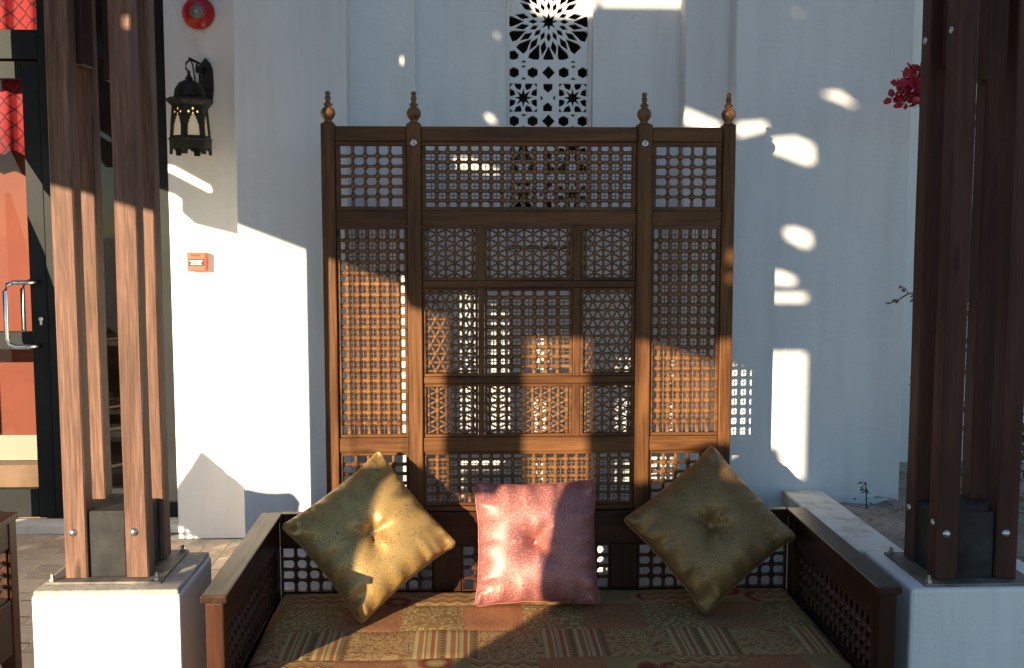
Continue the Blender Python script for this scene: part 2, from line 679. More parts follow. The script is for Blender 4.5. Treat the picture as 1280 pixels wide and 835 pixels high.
# wall above the door
plan_wall('door_lintel', [(-3.598, YF + .01), (-1.537, YF + .01), (-1.537, YF + .29), (-3.598, YF + .29)], 3.16, TOP - .002)

# back of the niche with the arched jali opening
JX, JW, JZ0, JZS = .318, .163, 1.53, 2.475          # centre, half width, foot, springing of the arch


def arch(cx, w, z0, zs, n=14):
    pts = [(cx - w, z0), (cx + w, z0)]
    for i in range(n + 1):
        a = math.pi * i / n
        pts.append((cx + w * math.cos(a), zs + w * math.sin(a) * 1.05))
    return pts


me = sheet_mesh([(-.213, 0), (.842, 0), (.842, TOP), (-.213, TOP)], [arch(JX, JW + .012, JZ0, JZS)], lambda u, v, d: (u, YC + d, v), .11, 'niche_wall')
link('niche_wall', me, 'wall_plaster', bld)

# jali grille: openings traced on a 16-ray rosette above rows of eight-pointed stars
KX, KZ = .000662, .000645


def jp(u, v):
    return (JX + (u - 370) * KX, 2.443 - (v - 128) * KZ)


def star(cu, cv, ro, ri, n=8, ph=0):
    return [(cu + (ro if i % 2 == 0 else ri) * math.sin(math.pi * i / n + ph), cv - (ro if i % 2 == 0 else ri) * math.cos(math.pi * i / n + ph)) for i in range(2 * n)]


def poly(cu, cv, pts):
    return [(cu + a, cv + b) for a, b in pts]


jh = [star(370, 128, 58, 26)]
for k in range(16):
    a = math.pi * 2 * k / 16

    def pol(r, t):
        return (370 + r * math.sin(a + t), 128 - r * math.cos(a + t))
    jh.append([pol(66, .0), pol(96, .155), pol(126, .0), pol(96, -.155)])
    jh.append([pol(118, .196), pol(162, .315), pol(212, .196), pol(162, .077)])
    jh.append(clip_rect([pol(148, 0), pol(226, .145), pol(254, .12), pol(254, -.12), pol(226, -.145)], 130, 610, -400, 362))
for cu in (158, 582):
    jh.append(poly(cu, 334, [(-26, -24), (6, -30), (30, -4), (24, 22), (-4, 30), (-26, 22)]))


def hexa(cu, cv, r=34):
    return [(cu + r * 1.05 * math.cos(math.pi / 3 * i + .5), cv + r * math.sin(math.pi / 3 * i + .5)) for i in range(6)]


for base in (0, 300, 600):
    for cu in (158, 273, 463, 580):
        jh.append(clip_rect(hexa(cu, 440 + base), 132, 608, -400, 2000))
    jh.append(poly(370, 440 + base, [(0, -42), (40, 0), (0, 42), (-40, 0)]))
    for cu in (218, 520):
        jh.append(poly(cu, 406 + base, [(-17, -8), (17, -8), (0, 9)]))
        jh.append(poly(cu, 476 + base, [(-17, 8), (17, 8), (0, -9)]))
        if base == 0:
            jh.append(poly(cu, 372, [(-17, 8), (17, 8), (0, -9)]))
    jh.append(poly(367, 533 + base, [(-28, -24), (28, -24), (28, 8), (0, 32), (-28, 8)]))
    jh.append(poly(365, 655 + base, [(-28, 24), (28, 24), (28, -8), (0, -32), (-28, -8)]))
    jh.append(poly(329, 597 + base, [(-8, -17), (8, 0), (-8, 17)]))
    jh.append(poly(403, 597 + base, [(8, -17), (-8, 0), (8, 17)]))
    for cu in (216, 518):
        cv = 596 + base
        jh.append(star(cu, cv, 60, 25))
        for i in range(8):
            t = math.pi / 8 + i * math.pi / 4
            q = [(cu + r * math.sin(t + dt), cv - r * math.cos(t + dt)) for r, dt in ((50, 0), (72, .27), (104, .2), (104, -.2), (72, -.27))]
            jh.append(clip_rect(q, cu - 84, cu + 84, cv - 88, cv + 88))
        for sx_ in (-1, 1):
            for sz_ in (-1, 1):
                jh.append(poly(cu, cv, [(sx_ * 84, sz_ * 88), (sx_ * 84, sz_ * 64), (sx_ * 62, sz_ * 88)]))
jo = arch(JX, JW, JZ0 + .012, JZS)
jh2 = []
for h in jh:
    if len(h) < 3:
        continue
    q = [jp(u, v) for u, v in h]
    ok = all(abs(x - JX) < JW - .004 and z > JZ0 + .02 and (z < JZS or math.hypot(x - JX, (z - JZS) / 1.05) < JW - .006) for x, z in q)
    if ok:
        jh2.append(q)
me = sheet_mesh(jo, jh2, lambda u, v, d: (u, YC + .045 + d, v), .022, 'window_grille')
gr = link('window_grille', me, 'jali_plaster', bld)
gr['label'] = 'white pierced plaster grille with star pattern above the bench screen'
bm = bmesh.new()                                   # surround that holds the grille
add_tube(bm, [(x, YC + .036, z) for x, z in arch(JX, JW + .006, JZ0 + .006, JZS)], .011, 6, True)
link('grille_frame', to_mesh(bm), 'jali_plaster', bld, True)
# the dark room behind the grille
bm = bmesh.new()
add_box(bm, -.21, .84, YC + .112, YC + .9, .1, 3.3)
for f in list(bm.faces):
    if f.calc_center_median().y < YC + .12:
        bm.faces.remove(f)
me = bpy.data.meshes.new('back_room')
bm.to_mesh(me)
bm.free()
link('back_room', me, 'room_dark', bld)

# ---- glazed door with its room
YD = 5.85
door = thing('glazed_door', 'black framed glass door with chrome pull handle at left edge', 'door', (-2.6, YD, 0))


def dbox(n, x0, x1, z0, z1, y0=YD, y1=YD + .06, mat='door_frame_black', par=None, bev=.003):
    return box(n, x0, x1, y0, y1, z0, z1, mat, par or door, bev)


leaf = dbox('leaf_stile', -2.347, -2.258, .052, 2.49)
dbox('jamb', -2.253, -2.18, .05, 3.15, YD - .012, YD + .075)
dbox('jamb', -1.672, -1.537, .05, 3.15, YD - .012, YD + .075)
dbox('leaf_stile', -3.28, -3.19, .052, 2.49)
dbox('jamb', -3.36, -3.285, .05, 3.15, YD - .012, YD + .075)
dbox('middle_rail', -3.188, -2.349, .972, 1.068, YD + .003, YD + .057)
dbox('bottom_rail', -3.188, -2.349, .055, .21, YD + .003, YD + .057)
dbox('top_rail', -3.188, -2.349, 2.40, 2.49, YD + .003, YD + .057)
dbox('transom_bar', -3.283, -2.255, 2.50, 2.65, YD - .008, YD + .07)
dbox('transom_bar', -2.178, -1.674, 2.50, 2.60, YD - .008, YD + .07)
dbox('bottom_rail', -2.178, -1.674, .052, .21)
dbox('head_rail', -3.283, -1.674, 3.08, 3.15, YD - .008, YD + .07)
for (x0, x1, z0, z1) in ((-3.19, -2.347, .21, .972), (-3.19, -2.347, 1.068, 2.40), (-2.18, -1.672, .21, 2.5), (-3.283, -2.255, 2.65, 3.08), (-2.178, -1.674, 2.60, 3.08)):
    me = bpy.data.meshes.new('pane')
    me.from_pydata([(x0, YD + .03, z0), (x1, YD + .03, z0), (x1, YD + .03, z1), (x0, YD + .03, z1)], [], [(0, 1, 2, 3)])
    link('pane', me, 'window_glass', door)
hz0, hz1 = .995, 1.335
for sgn, yy in ((-1, YD - .001), (1, YD + .061)):
    pts = [(-2.30, yy, hz1), (-2.31, yy + sgn * .05, hz1), (-2.33, yy + sgn * .075, hz1), (-2.40, yy + sgn * .08, hz1), (-2.432, yy + sgn * .08, hz1 - .012), (-2.445, yy + sgn * .08, hz1 - .045),
           (-2.445, yy + sgn * .08, hz0 + .045), (-2.432, yy + sgn * .08, hz0 + .012), (-2.40, yy + sgn * .08, hz0), (-2.33, yy + sgn * .075, hz0), (-2.31, yy + sgn * .05, hz0), (-2.30, yy, hz0)]
    tube('pull_handle', pts, .0125, 'chrome', door, 10)
bm = bmesh.new()
add_lathe(bm, [(.012, 0), (.012, .008), (.009, .01)], 12, Matrix.Translation((-2.295, YD, 1.137)) @ Matrix.Rotation(R(90), 4, 'X'))
add_box(bm, -2.301, -2.289, YD - .006, YD, 1.105, 1.137)
link('lock', to_mesh(bm), 'galvanised', door)

room = thing('shop_room', 'room behind the glass door with salmon walls and red hanging cloth', 'room', (-2.6, 6.6, 0))
box('room_floor', -4.6, -1.0, YD + .08, 7.6, -.01, .04, 'room_floor', room)
box('back_wall', -4.6, -1.0, 7.3, 7.4, .04, 3.2, 'room_dark', room)
box('partition', -4.55, -2.36, 6.45, 6.55, .04, 3.2, 'room_salmon', room)
box('skirting', -4.55, -2.362, 6.43, 6.449, .25, .40, 'room_skirting', room)
box('platform', -4.55, -2.36, 6.3, 6.448, .041, .248, 'room_floor', room)
box('right_wall', -1.1, -1.0, YD + .08, 7.3, .04, 3.2, 'room_dark', room)
box('left_wall', -4.7, -4.6, YD + .08, 7.3, .04, 3.2, 'room_salmon', room)
box('room_ceiling', -4.7, -1.0, YD + .08, 7.4, 3.2, 3.3, 'room_white', room)
# wavy red cloth behind the upper glass
vs_, fs_ = [], []
NX = 60
for j, z in enumerate((2.03, 2.3, 2.7, 3.1)):
    for i in range(NX + 1):
        x = -3.35 + 1.12 * i / NX
        vs_.append((x, 6.06 + .022 * math.sin(x * 38) + .01 * math.sin(x * 91), z + (.012 * math.sin(x * 60) if j == 0 else 0)))
for j in range(3):
    for i in range(NX):
        a = j * (NX + 1) + i
        fs_.append((a, a + 1, a + NX + 2, a + NX + 1))
me = bpy.data.meshes.new('red_cloth')
me.from_pydata(vs_, [], fs_)
cl = tag(link('hanging_cloth', me, 'red_cloth', None, True), 'red cloth with dark diamond lines hanging behind the door glass', 'cloth')
sm_ = cl.modifiers.new('thick', 'SOLIDIFY')
sm_.thickness = .003
shf = thing('shelf_rack', 'low rack of pale shelf boards seen between the left pillar posts', 'shelf', (-1.95, 6.4, .04))
for z in (.2, .42, .55, .95):
    box('shelf_board', -2.2, -1.7, 6.25, 6.6, z, z + .03, 'shelf_board', shf, .002)
for x in (-2.23, -1.7):
    box('side_panel', x, x + .028, 6.24, 6.61, .04, 1.3, 'room_dark', shf, .002)
tag(box('door_sill', -3.36, -1.54, 5.70, 5.845, 0, .05, 'ledge_paint', None, .006), 'pale stone sill below the black framed door', 'sill')

# ---- planter: low wall with the plinth of the right pillar, soil behind
ZB = .59
plt = thing('planter_wall', 'white painted low planter wall right of the bench carrying the dark pillar', 'wall', (1.5, 3.2, 0))
bm = bmesh.new()
add_box(bm, 1.247, 1.70, 2.94, 3.315, 0, ZB, .010)
link('plinth', to_mesh(bm), 'plinth_plaster', plt)
bm = bmesh.new()
add_box(bm, 1.225, 1.385, 3.312, YA - .002, 0, ZB - .004, .008)
link('ledge', to_mesh(bm), 'ledge_paint', plt)
bm = bmesh.new()
add_box(bm, 1.698, 4.2, 3.0, 3.2, 0, ZB - .006, .008)
link('ledge', to_mesh(bm), 'ledge_paint', plt)

G = 90
vs_, fs_ = [], []
for j in range(G + 1):
    for i in range(G + 1):
        x = 1.36 + 2.8 * i / G
        y = 2.98 + 1.82 * j / G
        z = .545 + .035 * noise.noise((x * 2.2, y * 2.2, 3)) + .016 * noise.noise((x * 9, y * 9, 1)) + .008 * noise.noise((x * 30, y * 30, 5))
        vs_.append((x, y, min(z, .58)))
for j in range(G):
    for i in range(G):
        a = j * (G + 1) + i
        fs_.append((a, a + 1, a + G + 2, a + G + 1))
me = bpy.data.meshes.new('soil')
me.from_pydata(vs_, [], fs_)
struct(link('soil', me, 'soil', None, True))
bm = bmesh.new()
for k in range(260):
    x, y = random.uniform(1.4, 2.3), random.uniform(3.25, 4.6)
    z = .55 + .035 * noise.noise((x * 2.2, y * 2.2, 3))
    r = random.uniform(.003, .011)
    M = Matrix.Translation((x, y, z)) @ Matrix.Rotation(random.uniform(0, 6), 4, 'Z') @ Matrix.Diagonal((r, r * random.uniform(.6, 1), r * .6, 1))
    bmesh.ops.create_icosphere(bm, subdivisions=1, radius=1, matrix=M)
gv = link('gravel', to_mesh(bm), 'pebble')
gv['kind'] = 'stuff'
gv['label'] = 'loose pebbles scattered over the planter soil'
gv['category'] = 'gravel'
bm = bmesh.new()
for k in range(120):
    x, y = random.uniform(1.4, 2.2), random.uniform(3.3, 4.6)
    z = .567 + .035 * noise.noise((x * 2.2, y * 2.2, 3))
    M = Matrix.Translation((x, y, z)) @ Matrix.Rotation(random.uniform(0, 6), 4, 'Z') @ Matrix.Rotation(random.uniform(-.5, .5), 4, 'X')
    l, w = random.uniform(.012, .03), random.uniform(.004, .012)
    q = [bm.verts.new(M @ Vector(p)) for p in ((-l, 0, 0), (0, -w, .003), (l, 0, .002), (0, w, .004))]
    bm.faces.new(q)
dl = link('dead_leaves', to_mesh(bm), 'dry_leaf')
dl['kind'] = 'stuff'
dl['label'] = 'dry fallen leaves on the planter soil'
dl['category'] = 'leaves'

# ---- pillars
tag(box('plinth', -1.243, -.826, 3.01, 3.388, 0, ZB - .012, 'plinth_plaster', None, .010), 'sunlit white plastered plinth under the left pillar', 'plinth')
PL = bpy.data.objects['plinth']
bm = bmesh.new()
add_box(bm, -1.238, -.831, 3.015, 3.383, ZB - .014, ZB, .006)
cp = link('cap', to_mesh(bm), 'worn_concrete', PL)


def pillar(name, label, ox, oy, mat):
    """ox, oy: front left corner of the post bundle"""
    t = thing(name, label, 'pillar', (ox + .12, oy + .12, ZB), 'timber pillars on white plinths')
    w, s = .064, .174
    for (dx, dy) in ((0, 0), (s, 0), (0, s), (s, s)):
        bm = bmesh.new()
        h = 3.3
        n = 12
        ph = random.uniform(0, 9)
        rings = []
        for k in range(n + 1):
            z = ZB + .011 + (h - ZB) * k / n
            jx, jy = .003 * noise.noise((ph, z * 1.3, 0)), .003 * noise.noise((ph, z * 1.3, 7))
            c_ = .004
            rings.append([bm.verts.new((ox + dx + jx + a, oy + dy + jy + b, z)) for a, b in ((c_, 0), (w - c_, 0), (w, c_), (w, w - c_), (w - c_, w), (c_, w), (0, w - c_), (0, c_))])
        for a, b in zip(rings, rings[1:]):
            for i in range(8):
                bm.faces.new((a[i], a[(i + 1) % 8], b[(i + 1) % 8], b[i]))
        bm.faces.new(rings[0][::-1])
        bm.faces.new(rings[-1])
        link('post', to_mesh(bm), mat, t)
    g0, g1 = w + .002, s - .002
    core = box('steel_core', ox + g0, ox + g1, oy + .012, oy + s + w - .012, ZB + .008, ZB + .205, 'black_steel', t, .004)
    box('steel_core', ox + .012, ox + s + w - .012, oy + g0, oy + g1, ZB + .0085, ZB + .202, 'black_steel', t, .004)
    box('base_plate', ox - .045, ox + s + w + .045, oy - .035, oy + s + w + .04, ZB + .001, ZB + .009, 'plate_steel', t, .002)
    for (dx, dy) in ((-.03, -.02), (s + w + .03, -.02), (-.03, s + w + .02), (s + w + .03, s + w + .02)):
        lathe('anchor_bolt', [(.011, 0), (.011, .009), (.0055, .0095), (.0055, .02), (.004, .022)], 'galvanised', t, 6, Matrix.Translation((ox + dx, oy + dy, ZB + .009)), False)
    Rx = Matrix.Rotation(R(90), 4, 'X')
    for dx in (w / 2, s + w / 2):
        for z in (.735,):
            lathe('bolt', [(.013, 0), (.013, .002), (.0115, .006), (.007, .010), (.002, .0115)], 'galvanised', t, 12, Matrix.Translation((ox + dx - .006, oy + .003, z)) @ Rx)
    Ry = Matrix.Rotation(R(-90), 4, 'Y')
    for dy in (w / 2, s + w / 2):
        for z in (.76, 2.16):
            lathe('bolt', [(.011, 0), (.011, .002), (.009, .006), (.003, .009)], 'galvanised', t, 10, Matrix.Translation((ox + .003, oy + dy, z)) @ Ry)
    # timber packing between the posts higher up
    box('spacer_block', ox + .030, ox + .030 + .05, oy + .07, oy + .16, 2.075, 3.28, 'pillar_wood_shade', t, .003)
    box('spacer_block', ox + g0 + .045, ox + g1 - .004, oy + s - .03, oy + s + w - .01, 2.04, 3.28, 'pillar_wood_shade', t, .003)
    return t


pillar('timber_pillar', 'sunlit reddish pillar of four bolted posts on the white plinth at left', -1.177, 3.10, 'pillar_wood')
pillar('timber_pillar', 'shaded dark brown pillar of four bolted posts on the planter wall at right', 1.34, 2.99, 'pillar_wood_shade')
tag(box('pergola_beam', -3.2, 3.4, 3.05, 3.17, 3.30, 3.48, 'beam_wood', None, .006), 'long timber beam lying across the pillar heads', 'beam')

# ================================================================== SHADE (sheets added out of view, left of and behind the camera, to block the sun)
PXS = -2.6
HOLES = [
    [(4.024, 2.314), (3.947, 2.325), (3.677, 2.287), (3.665, 2.258), (3.714, 2.242), (4.025, 2.277)],
    [(0.817, 3.083), (0.762, 3.095), (0.754, 3.073), (0.809, 3.06)],
    [(0.389, 3.332), (0.346, 3.336), (0.341, 3.306), (0.374, 3.308)],
    [(0.445, 2.993), (0.393, 3.014), (0.35, 2.98), (0.423, 2.973)],
    [(0.233, 3.538), (-0.231, 3.649), (-0.231, 3.593), (-0.203, 3.555), (0.005, 3.503), (0.194, 3.472)],
    [(-0.24, 3.651), (-0.739, 3.771), (-0.74, 3.704), (-0.241, 3.586)],
    [(-0.803, 3.226), (-0.829, 3.285), (-1.06, 3.276), (-1.062, 3.229)],
    [(-1.22, 3.273), (-1.405, 3.325), (-1.409, 3.299), (-1.222, 3.222)],
    [(-1.414, 3.259), (-1.576, 3.307), (-1.678, 3.3), (-1.686, 3.241), (-1.635, 3.217), (-1.416, 3.22)],
    [(-1.697, 3.501), (-1.822, 3.536), (-1.949, 3.497)],
    [(-1.517, 3.769), (-1.534, 3.779), (-1.591, 3.771), (-1.586, 3.758)],
    [(-1.5, 2.934), (-1.566, 2.961), (-1.672, 2.962), (-1.684, 2.925), (-1.638, 2.895), (-1.521, 2.908)],
    [(-1.43, 2.755), (-1.502, 2.774), (-1.595, 2.771), (-1.588, 2.744), (-1.43, 2.715)],
    [(-1.43, 2.670), (-1.659, 2.724), (-1.66, 2.698), (-1.43, 2.645)],
    [(0.67, 2.765), (0.526, 2.806), (0.346, 2.8), (0.346, 2.778), (0.67, 2.736)],
    [(-0.957, 1.818), (-0.957, 2.338), (-1.356, 2.347), (-1.378, 2.427), (-1.664, 2.494), (-1.664, 1.99), (-1.55, 1.98), (-1.50, 2.085), (-1.356, 2.06), (-1.237, 1.99), (-1.089, 1.859)],
]
OUT = [(5.5, 4.9), (5.5, 2.13), (5.29, 1.95), (5.2, 1.9), (4.6, 2.16), (4.036, 2.179), (3.947, 2.18), (3.895, 2.167), (3.898, 2.102), (3.839, 2.079), (3.799, 2.064), (3.2, 2.10), (1.586, 2.233), (1.214, 2.223),
       (0.641, 2.249), (0.272, 2.241), (0.2, 2.176), (0.04, 2.184), (0.04, 1.544), (-0.353, 1.636), (-0.353, 2.196), (-0.713, 2.28), (-0.713, -.01), (-6, -.01), (-6, 4.9)]
me = sheet_mesh(OUT, HOLES, lambda u, v, d: (PXS - d, u, v), .02, 'sun_blocker_sheet')
tag(link('sun_blocker_sheet', me, 'blocker_boards'), 'added unseen board sheet left of the bench, gaps shaped to pattern the sunlight', 'sun blocker')  # made-up sheet, outline and gaps follow the wanted patches of sun and shade
me = sheet_mesh([(5.5, 0), (5.5, 1.82), (5.36, 1.62), (5.2, 1.3), (5.16, 0)], [], lambda u, v, d: (PXS - d, u, v), .03, 'shade_board')
tag(link('shade_board', me, 'blocker_boards'), 'short slanting board fence added out of view to shade the glass door', 'shield')  # added board that keeps the sun off the door frame
hg = thing('hanging_sun_blocker', 'added unseen board on two rods that shades half of the gold cushion', 'blocker', (PXS, .45, 1.2))  # made-up board, hung only to shade the left half of the gold cushion
me = sheet_mesh([(0.57, 1.179), (0.57, 1.529), (0.156, 1.626), (0.112, 1.27)], [], lambda u, v, d: (PXS - d, u, v), .02, 'board')
link('board', me, 'blocker_boards', hg)
for y in (.25, .52):
    tube('rod', [(PXS - .01, y, 1.45), (PXS - .01, y, 2.3)], .003, 'galvanised', hg, 6)

# ================================================================== BENCH WITH LATTICE
RODS = {}


def rod_mesh(key, prof, seg, mat):
    if key not in RODS:
        bm = bmesh.new()
        add_lathe(bm, prof, seg, None, math.pi / seg)
        me_ = to_mesh(bm, 'lattice_rod')
        me_.materials.append(MATS[mat])
        if seg > 6:
            for p in me_.polygons:
                p.use_smooth = False
        RODS[key] = me_
    return RODS[key]


def main_prof(L, nodes, p, blob, neck, ring, style):
    pr = [(ring, 0)]
    for z in nodes:
        if style == 'ball':
            pr += [(neck, z - .40 * p), (ring, z - .36 * p), (ring, z - .31 * p), (neck, z - .28 * p), (blob * .62, z - .25 * p), (blob, z - .13 * p), (blob, z + .13 * p), (blob * .62, z + .25 * p), (neck, z + .28 * p), (ring, z + .31 * p), (ring, z + .36 * p), (neck, z + .40 * p)]
        else:
            pr += [(neck, z - .34 * p), (ring, z - .30 * p), (neck, z - .25 * p), (neck * 1.1, z), (neck, z + .25 * p), (ring, z + .30 * p), (neck, z + .34 * p)]
    pr.append((ring, L))
    out = [pr[0]]
    for r, z in pr[1:-1]:
        if out[-1][1] + 1e-5 < z < L - 1e-5:
            out.append((r, z))
    out.append(pr[-1])
    return out


def put_rod(name, me_, axis, loc, par):
    o = link(name, me_, None, par)
    o.location = loc
    if axis == 'x':
        o.rotation_euler = (0, R(90), 0)
    elif axis == 'y':
        o.rotation_euler = (R(-90), 0, 0)
    return o


def grid_lattice(par, a0, a1, z0, z1, off, cw, rh, cross, mat, plane='x'):
    """cw, rh: relative widths of the columns and rows; cross: fine cross rods in the inner cells; plane: horizontal axis of the panel"""
    ca, cz = [a0], [z0]
    sw, sh = (a1 - a0) / sum(cw), (z1 - z0) / sum(rh)
    for w in cw:
        ca.append(ca[-1] + w * sw)
    for h in rh:
        cz.append(cz[-1] + h * sh)
    p = min(max(cw) * sw, max(rh) * sh)
    P3 = (lambda a, z, d=0: (a, off + d, z)) if plane == 'x' else (lambda a, z, d=0: (off + d, a, z))
    blob, neck, ring = (.375 * p, .15 * p, .205 * p) if not cross else (.375 * p, .185 * p, .23 * p)
    sg = 8
    nz = tuple(round(z - z0, 5) for z in cz[1:-1])
    na = tuple(round(a - a0, 5) for a in ca[1:-1])
    vm = rod_mesh(('v', nz, round(z1 - z0, 4), cross, mat), main_prof(z1 - z0, nz, p, blob, neck, ring, 'ball'), sg, mat)
    hm = rod_mesh(('h', na, round(a1 - a0, 4), cross, mat), main_prof(a1 - a0, na, p, blob, neck, ring, 'link'), sg, mat)
    for a in ca[1:-1]:
        put_rod('lattice_rod', vm, 'z', P3(a, z0), par)
    for z in cz[1:-1]:
        put_rod('lattice_rod', hm, plane, P3(a0, z), par)
    if cross:
        lowp, hip = rh[0] < .9, rh[-1] < .9
        side = cw[0] < .9
        ta, tb = (ca[1], ca[-2]) if side else (a0, a1)
        sa, sb = (cz[1] if lowp else z0), (cz[-2] if hip else z1)
        r = .05 * p
        tv = rod_mesh(('tv', round(sb - sa, 4), round(r, 5), mat), [(r, 0), (r, sb - sa)], 6, mat)
        th = rod_mesh(('th', round(tb - ta, 4), round(r, 5), mat), [(r, 0), (r, tb - ta)], 6, mat)
        for i in range(len(cw)):
            if not (side and i in (0, len(cw) - 1)):
                put_rod('cross_rod', tv, 'z', P3((ca[i] + ca[i + 1]) / 2, sa, -.001), par)
        for j in range(len(rh)):
            if not (lowp and j == 0) and not (hip and j == len(rh) - 1):
                put_rod('cross_rod', th, plane, P3(ta, (cz[j] + cz[j + 1]) / 2, .001), par)


def hex_lattice(par, a0, a1, z0, z1, off, n, vertical, mat):
    """n rods one way with balls in staggered rows and slanting spindles between neighbours"""
    if not vertical:
        L, W = a1 - a0, z1 - z0
    else:
        L, W = z1 - z0, a1 - a0
    s = W / (n - 1 + .5)
    v = s / .866
    k = max(2, round(L / v))
    v = L / k
    blob, neck = .29 * s, .14 * s

    def nodes(i):
        return [v * (j + (.5 if i % 2 else 0)) for j in range(k + 1) if .001 < v * (j + (.5 if i % 2 else 0)) < L + .001]
    for i in range(n):
        nd = tuple(round(q, 5) for q in ([0] if i % 2 == 0 else []) + nodes(i))
        pr = []
        for q in nd:
            pr += [(neck, q - .36 * v), (neck * 1.35, q - .32 * v), (neck, q - .27 * v), (blob * .75, q - .2 * v), (blob, q - .08 * v), (blob, q + .08 * v), (blob * .75, q + .2 * v), (neck, q + .27 * v), (neck * 1.35, q + .32 * v), (neck, q + .36 * v)]
        out = [(neck, 0)]
        for r, z in pr:
            if out[-1][1] + 1e-5 < z < L - 1e-5:
                out.append((r, z))
        out.append((neck, L))
        me_ = rod_mesh(('x', nd, round(L, 4), round(s, 5), mat), out, 8, mat)
        q = (i + .25) * s
        if vertical:
            put_rod('lattice_rod', me_, 'z', (a0 + q, off, z0), par)
        else:
            put_rod('lattice_rod', me_, 'x', (a0, off, z0 + q), par)
    zz = {}
    for i in range(n - 1):
        key = ('zig', i % 2, round(L, 4), round(s, 5), mat, vertical)
        if key not in RODS:
            bm = bmesh.new()
            for j in range(-1, k + 2):
                a = v * (j + (.5 if i % 2 else 0))
                for dlt in (-.5, .5):
                    b = a + v * dlt
                    if not (-.001 <= a <= L + .001 and -.001 <= b <= L + .001):
                        continue
                    pts = []
                    for t in (0, .3, .42, .58, .7, 1):
                        al, ac = a + (b - a) * t, s * t
                        pts.append((ac, 0, al) if vertical else (al, 0, ac))
                    add_tube(bm, pts, [.09 * s, .1 * s, .14 * s, .14 * s, .1 * s, .09 * s], 6)
            me_ = to_mesh(bm, 'zigzag_spindles')
            me_.materials.append(MATS[mat])
            RODS[key] = me_
        q = (i + .25) * s
        o = link('zigzag_spindles', RODS[key], None, par)
        o.location = (a0 + q, off, z0) if vertical else (a0, off, z0 + q)


def bead_frame(name, a0, a1, z0, z1, off, w, d, par, mat, plane='x'):
    """moulded frame round one lattice panel"""
    bm = bmesh.new()
    for (x0, x1, y0, y1) in ((a0, a1, z0, z0 + w), (a0, a1, z1 - w, z1), (a0, a0 + w, z0 + w, z1 - w), (a1 - w, a1, z0 + w, z1 - w)):
        if plane == 'x':
            add_box(bm, x0, x1, off - d, off + d, y0, y1, .002)
        else:
            add_box(bm, off - d, off + d, x0, x1, y0, y1, .002)
    return link(name, to_mesh(bm, name), mat, par)


BX0, BX1, BYF, BYB = -.738, 1.200, 2.885, 3.80     # bench outside
SEAT = .335
bench = thing('lattice_bench', 'wide wooden bench with turned lattice back and arms under the tall screen', 'bench', ((BX0 + BX1) / 2, 3.3, 0), 'carved lattice benches')
UP, CR, DP = 'bench_wood_upright', 'bench_wood_cross', 'bench_wood_deep'
for k, (xo, xi) in enumerate(((BX0, BX0 + .072), (BX1, BX1 - .072))):
    s = 1 if k == 0 else -1
    x0, x1 = min(xo, xi), max(xo, xi)
    box('arm_cap', x0, x1, BYF, BYB - .035, .592, .615, DP, bench, .004)
    a0, a1 = x0 + .011, x1 - .011
    box('front_post', a0, a1, BYF + .008, BYF + .068, 0, .5915, UP, bench, .004)
    box('rear_post', a0, a1, BYB - .095, BYB - .035, 0, .5915, UP, bench, .004)
    box('arm_rail', a0 + .004, a1 - .004, BYF + .0685, BYB - .0955, .5, .5915, DP, bench, .003)
    box('side_apron', a0 + .004, a1 - .004, BYF + .0685, BYB - .0955, .12, .315, DP, bench, .003)
    pf = bead_frame('arm_panel', BYF + .0685, BYB - .0955, .3155, .4995, (a0 + a1) / 2, .008, .014, bench, DP, 'y')
    grid_lattice(pf, BYF + .077, BYB - .104, .3235, .4915, (a0 + a1) / 2, [1] * 16, [1] * 4, False, 'bench_turned_wood', 'y')
    box('arm_backing', *((a0 - .005, a0 + .0035) if k == 0 else (a1 - .0035, a1 + .005)), BYF + .069, BYF + .56, .3, .51, DP, bench)
# low back
iy0, iy1 = BYB - .04, BYB - .002
box('back_rail', BX0 + .0615, BX1 - .0615, iy0, iy1, .489, .6095, CR, bench, .004)
box('back_rail', BX0 + .0615, BX1 - .0615, iy0 + .001, iy1, .22, .318, CR, bench, .003)
for x in (-.135, .498):
    box('back_stile', x, x + .098, iy0 + .002, iy1, .3185, .4885, UP, bench, .002)
for (x0, x1) in ((-.6765, -.1355), (-.0365, .4975), (.5965, 1.1375)):
    pf = bead_frame('back_panel', x0, x1, .3185, .4885, BYB - .02, .007, .012, bench, CR)
    grid_lattice(pf, x0 + .0075, x1 - .0075, .3255, .4815, BYB - .02, [1] * 12, [1] * 4, False, 'bench_turned_wood')
# seat base and front
box('seat_board', BX0 + .0615, BX1 - .0615, BYF + .06, BYB - .045, .19, .215, CR, bench)
box('front_apron', BX0 + .0615, BX1 - .0615, BYF + .012, BYF + .05, .1, .255, CR, bench, .004)

# patchwork mattress
MX0, MX1, MY0, MY1 = BX0 + .066, BX1 - .066, BYF + .052, BYB - .045
rows = [3.585, 3.352, 3.122, MY0]
order = [['zigzag', 'medallion'], ['scroll', 'rust'], ['stripe', 'paisley'], ['medallion', 'zigzag', 'rust']]
xoff = [-.205, -.23, -.18, -.205]
slots = ['rust', 'scroll', 'stripe', 'paisley', 'medallion', 'zigzag']
bm = bmesh.new()
ya = MY1


def seat_z(x, y, e):
    u = min(1, (x - MX0) / .05, (MX1 - x) / .05)
    w = min(1, (y - MY0) / .05, (MY1 - y) / .05)
    rr = max(0, 1 - (1 - max(0, min(u, w))) ** 2)
    return SEAT - .03 + .03 * math.sqrt(rr) + .004 * noise.noise((x * 5, y * 5, 2)) - .003 * e


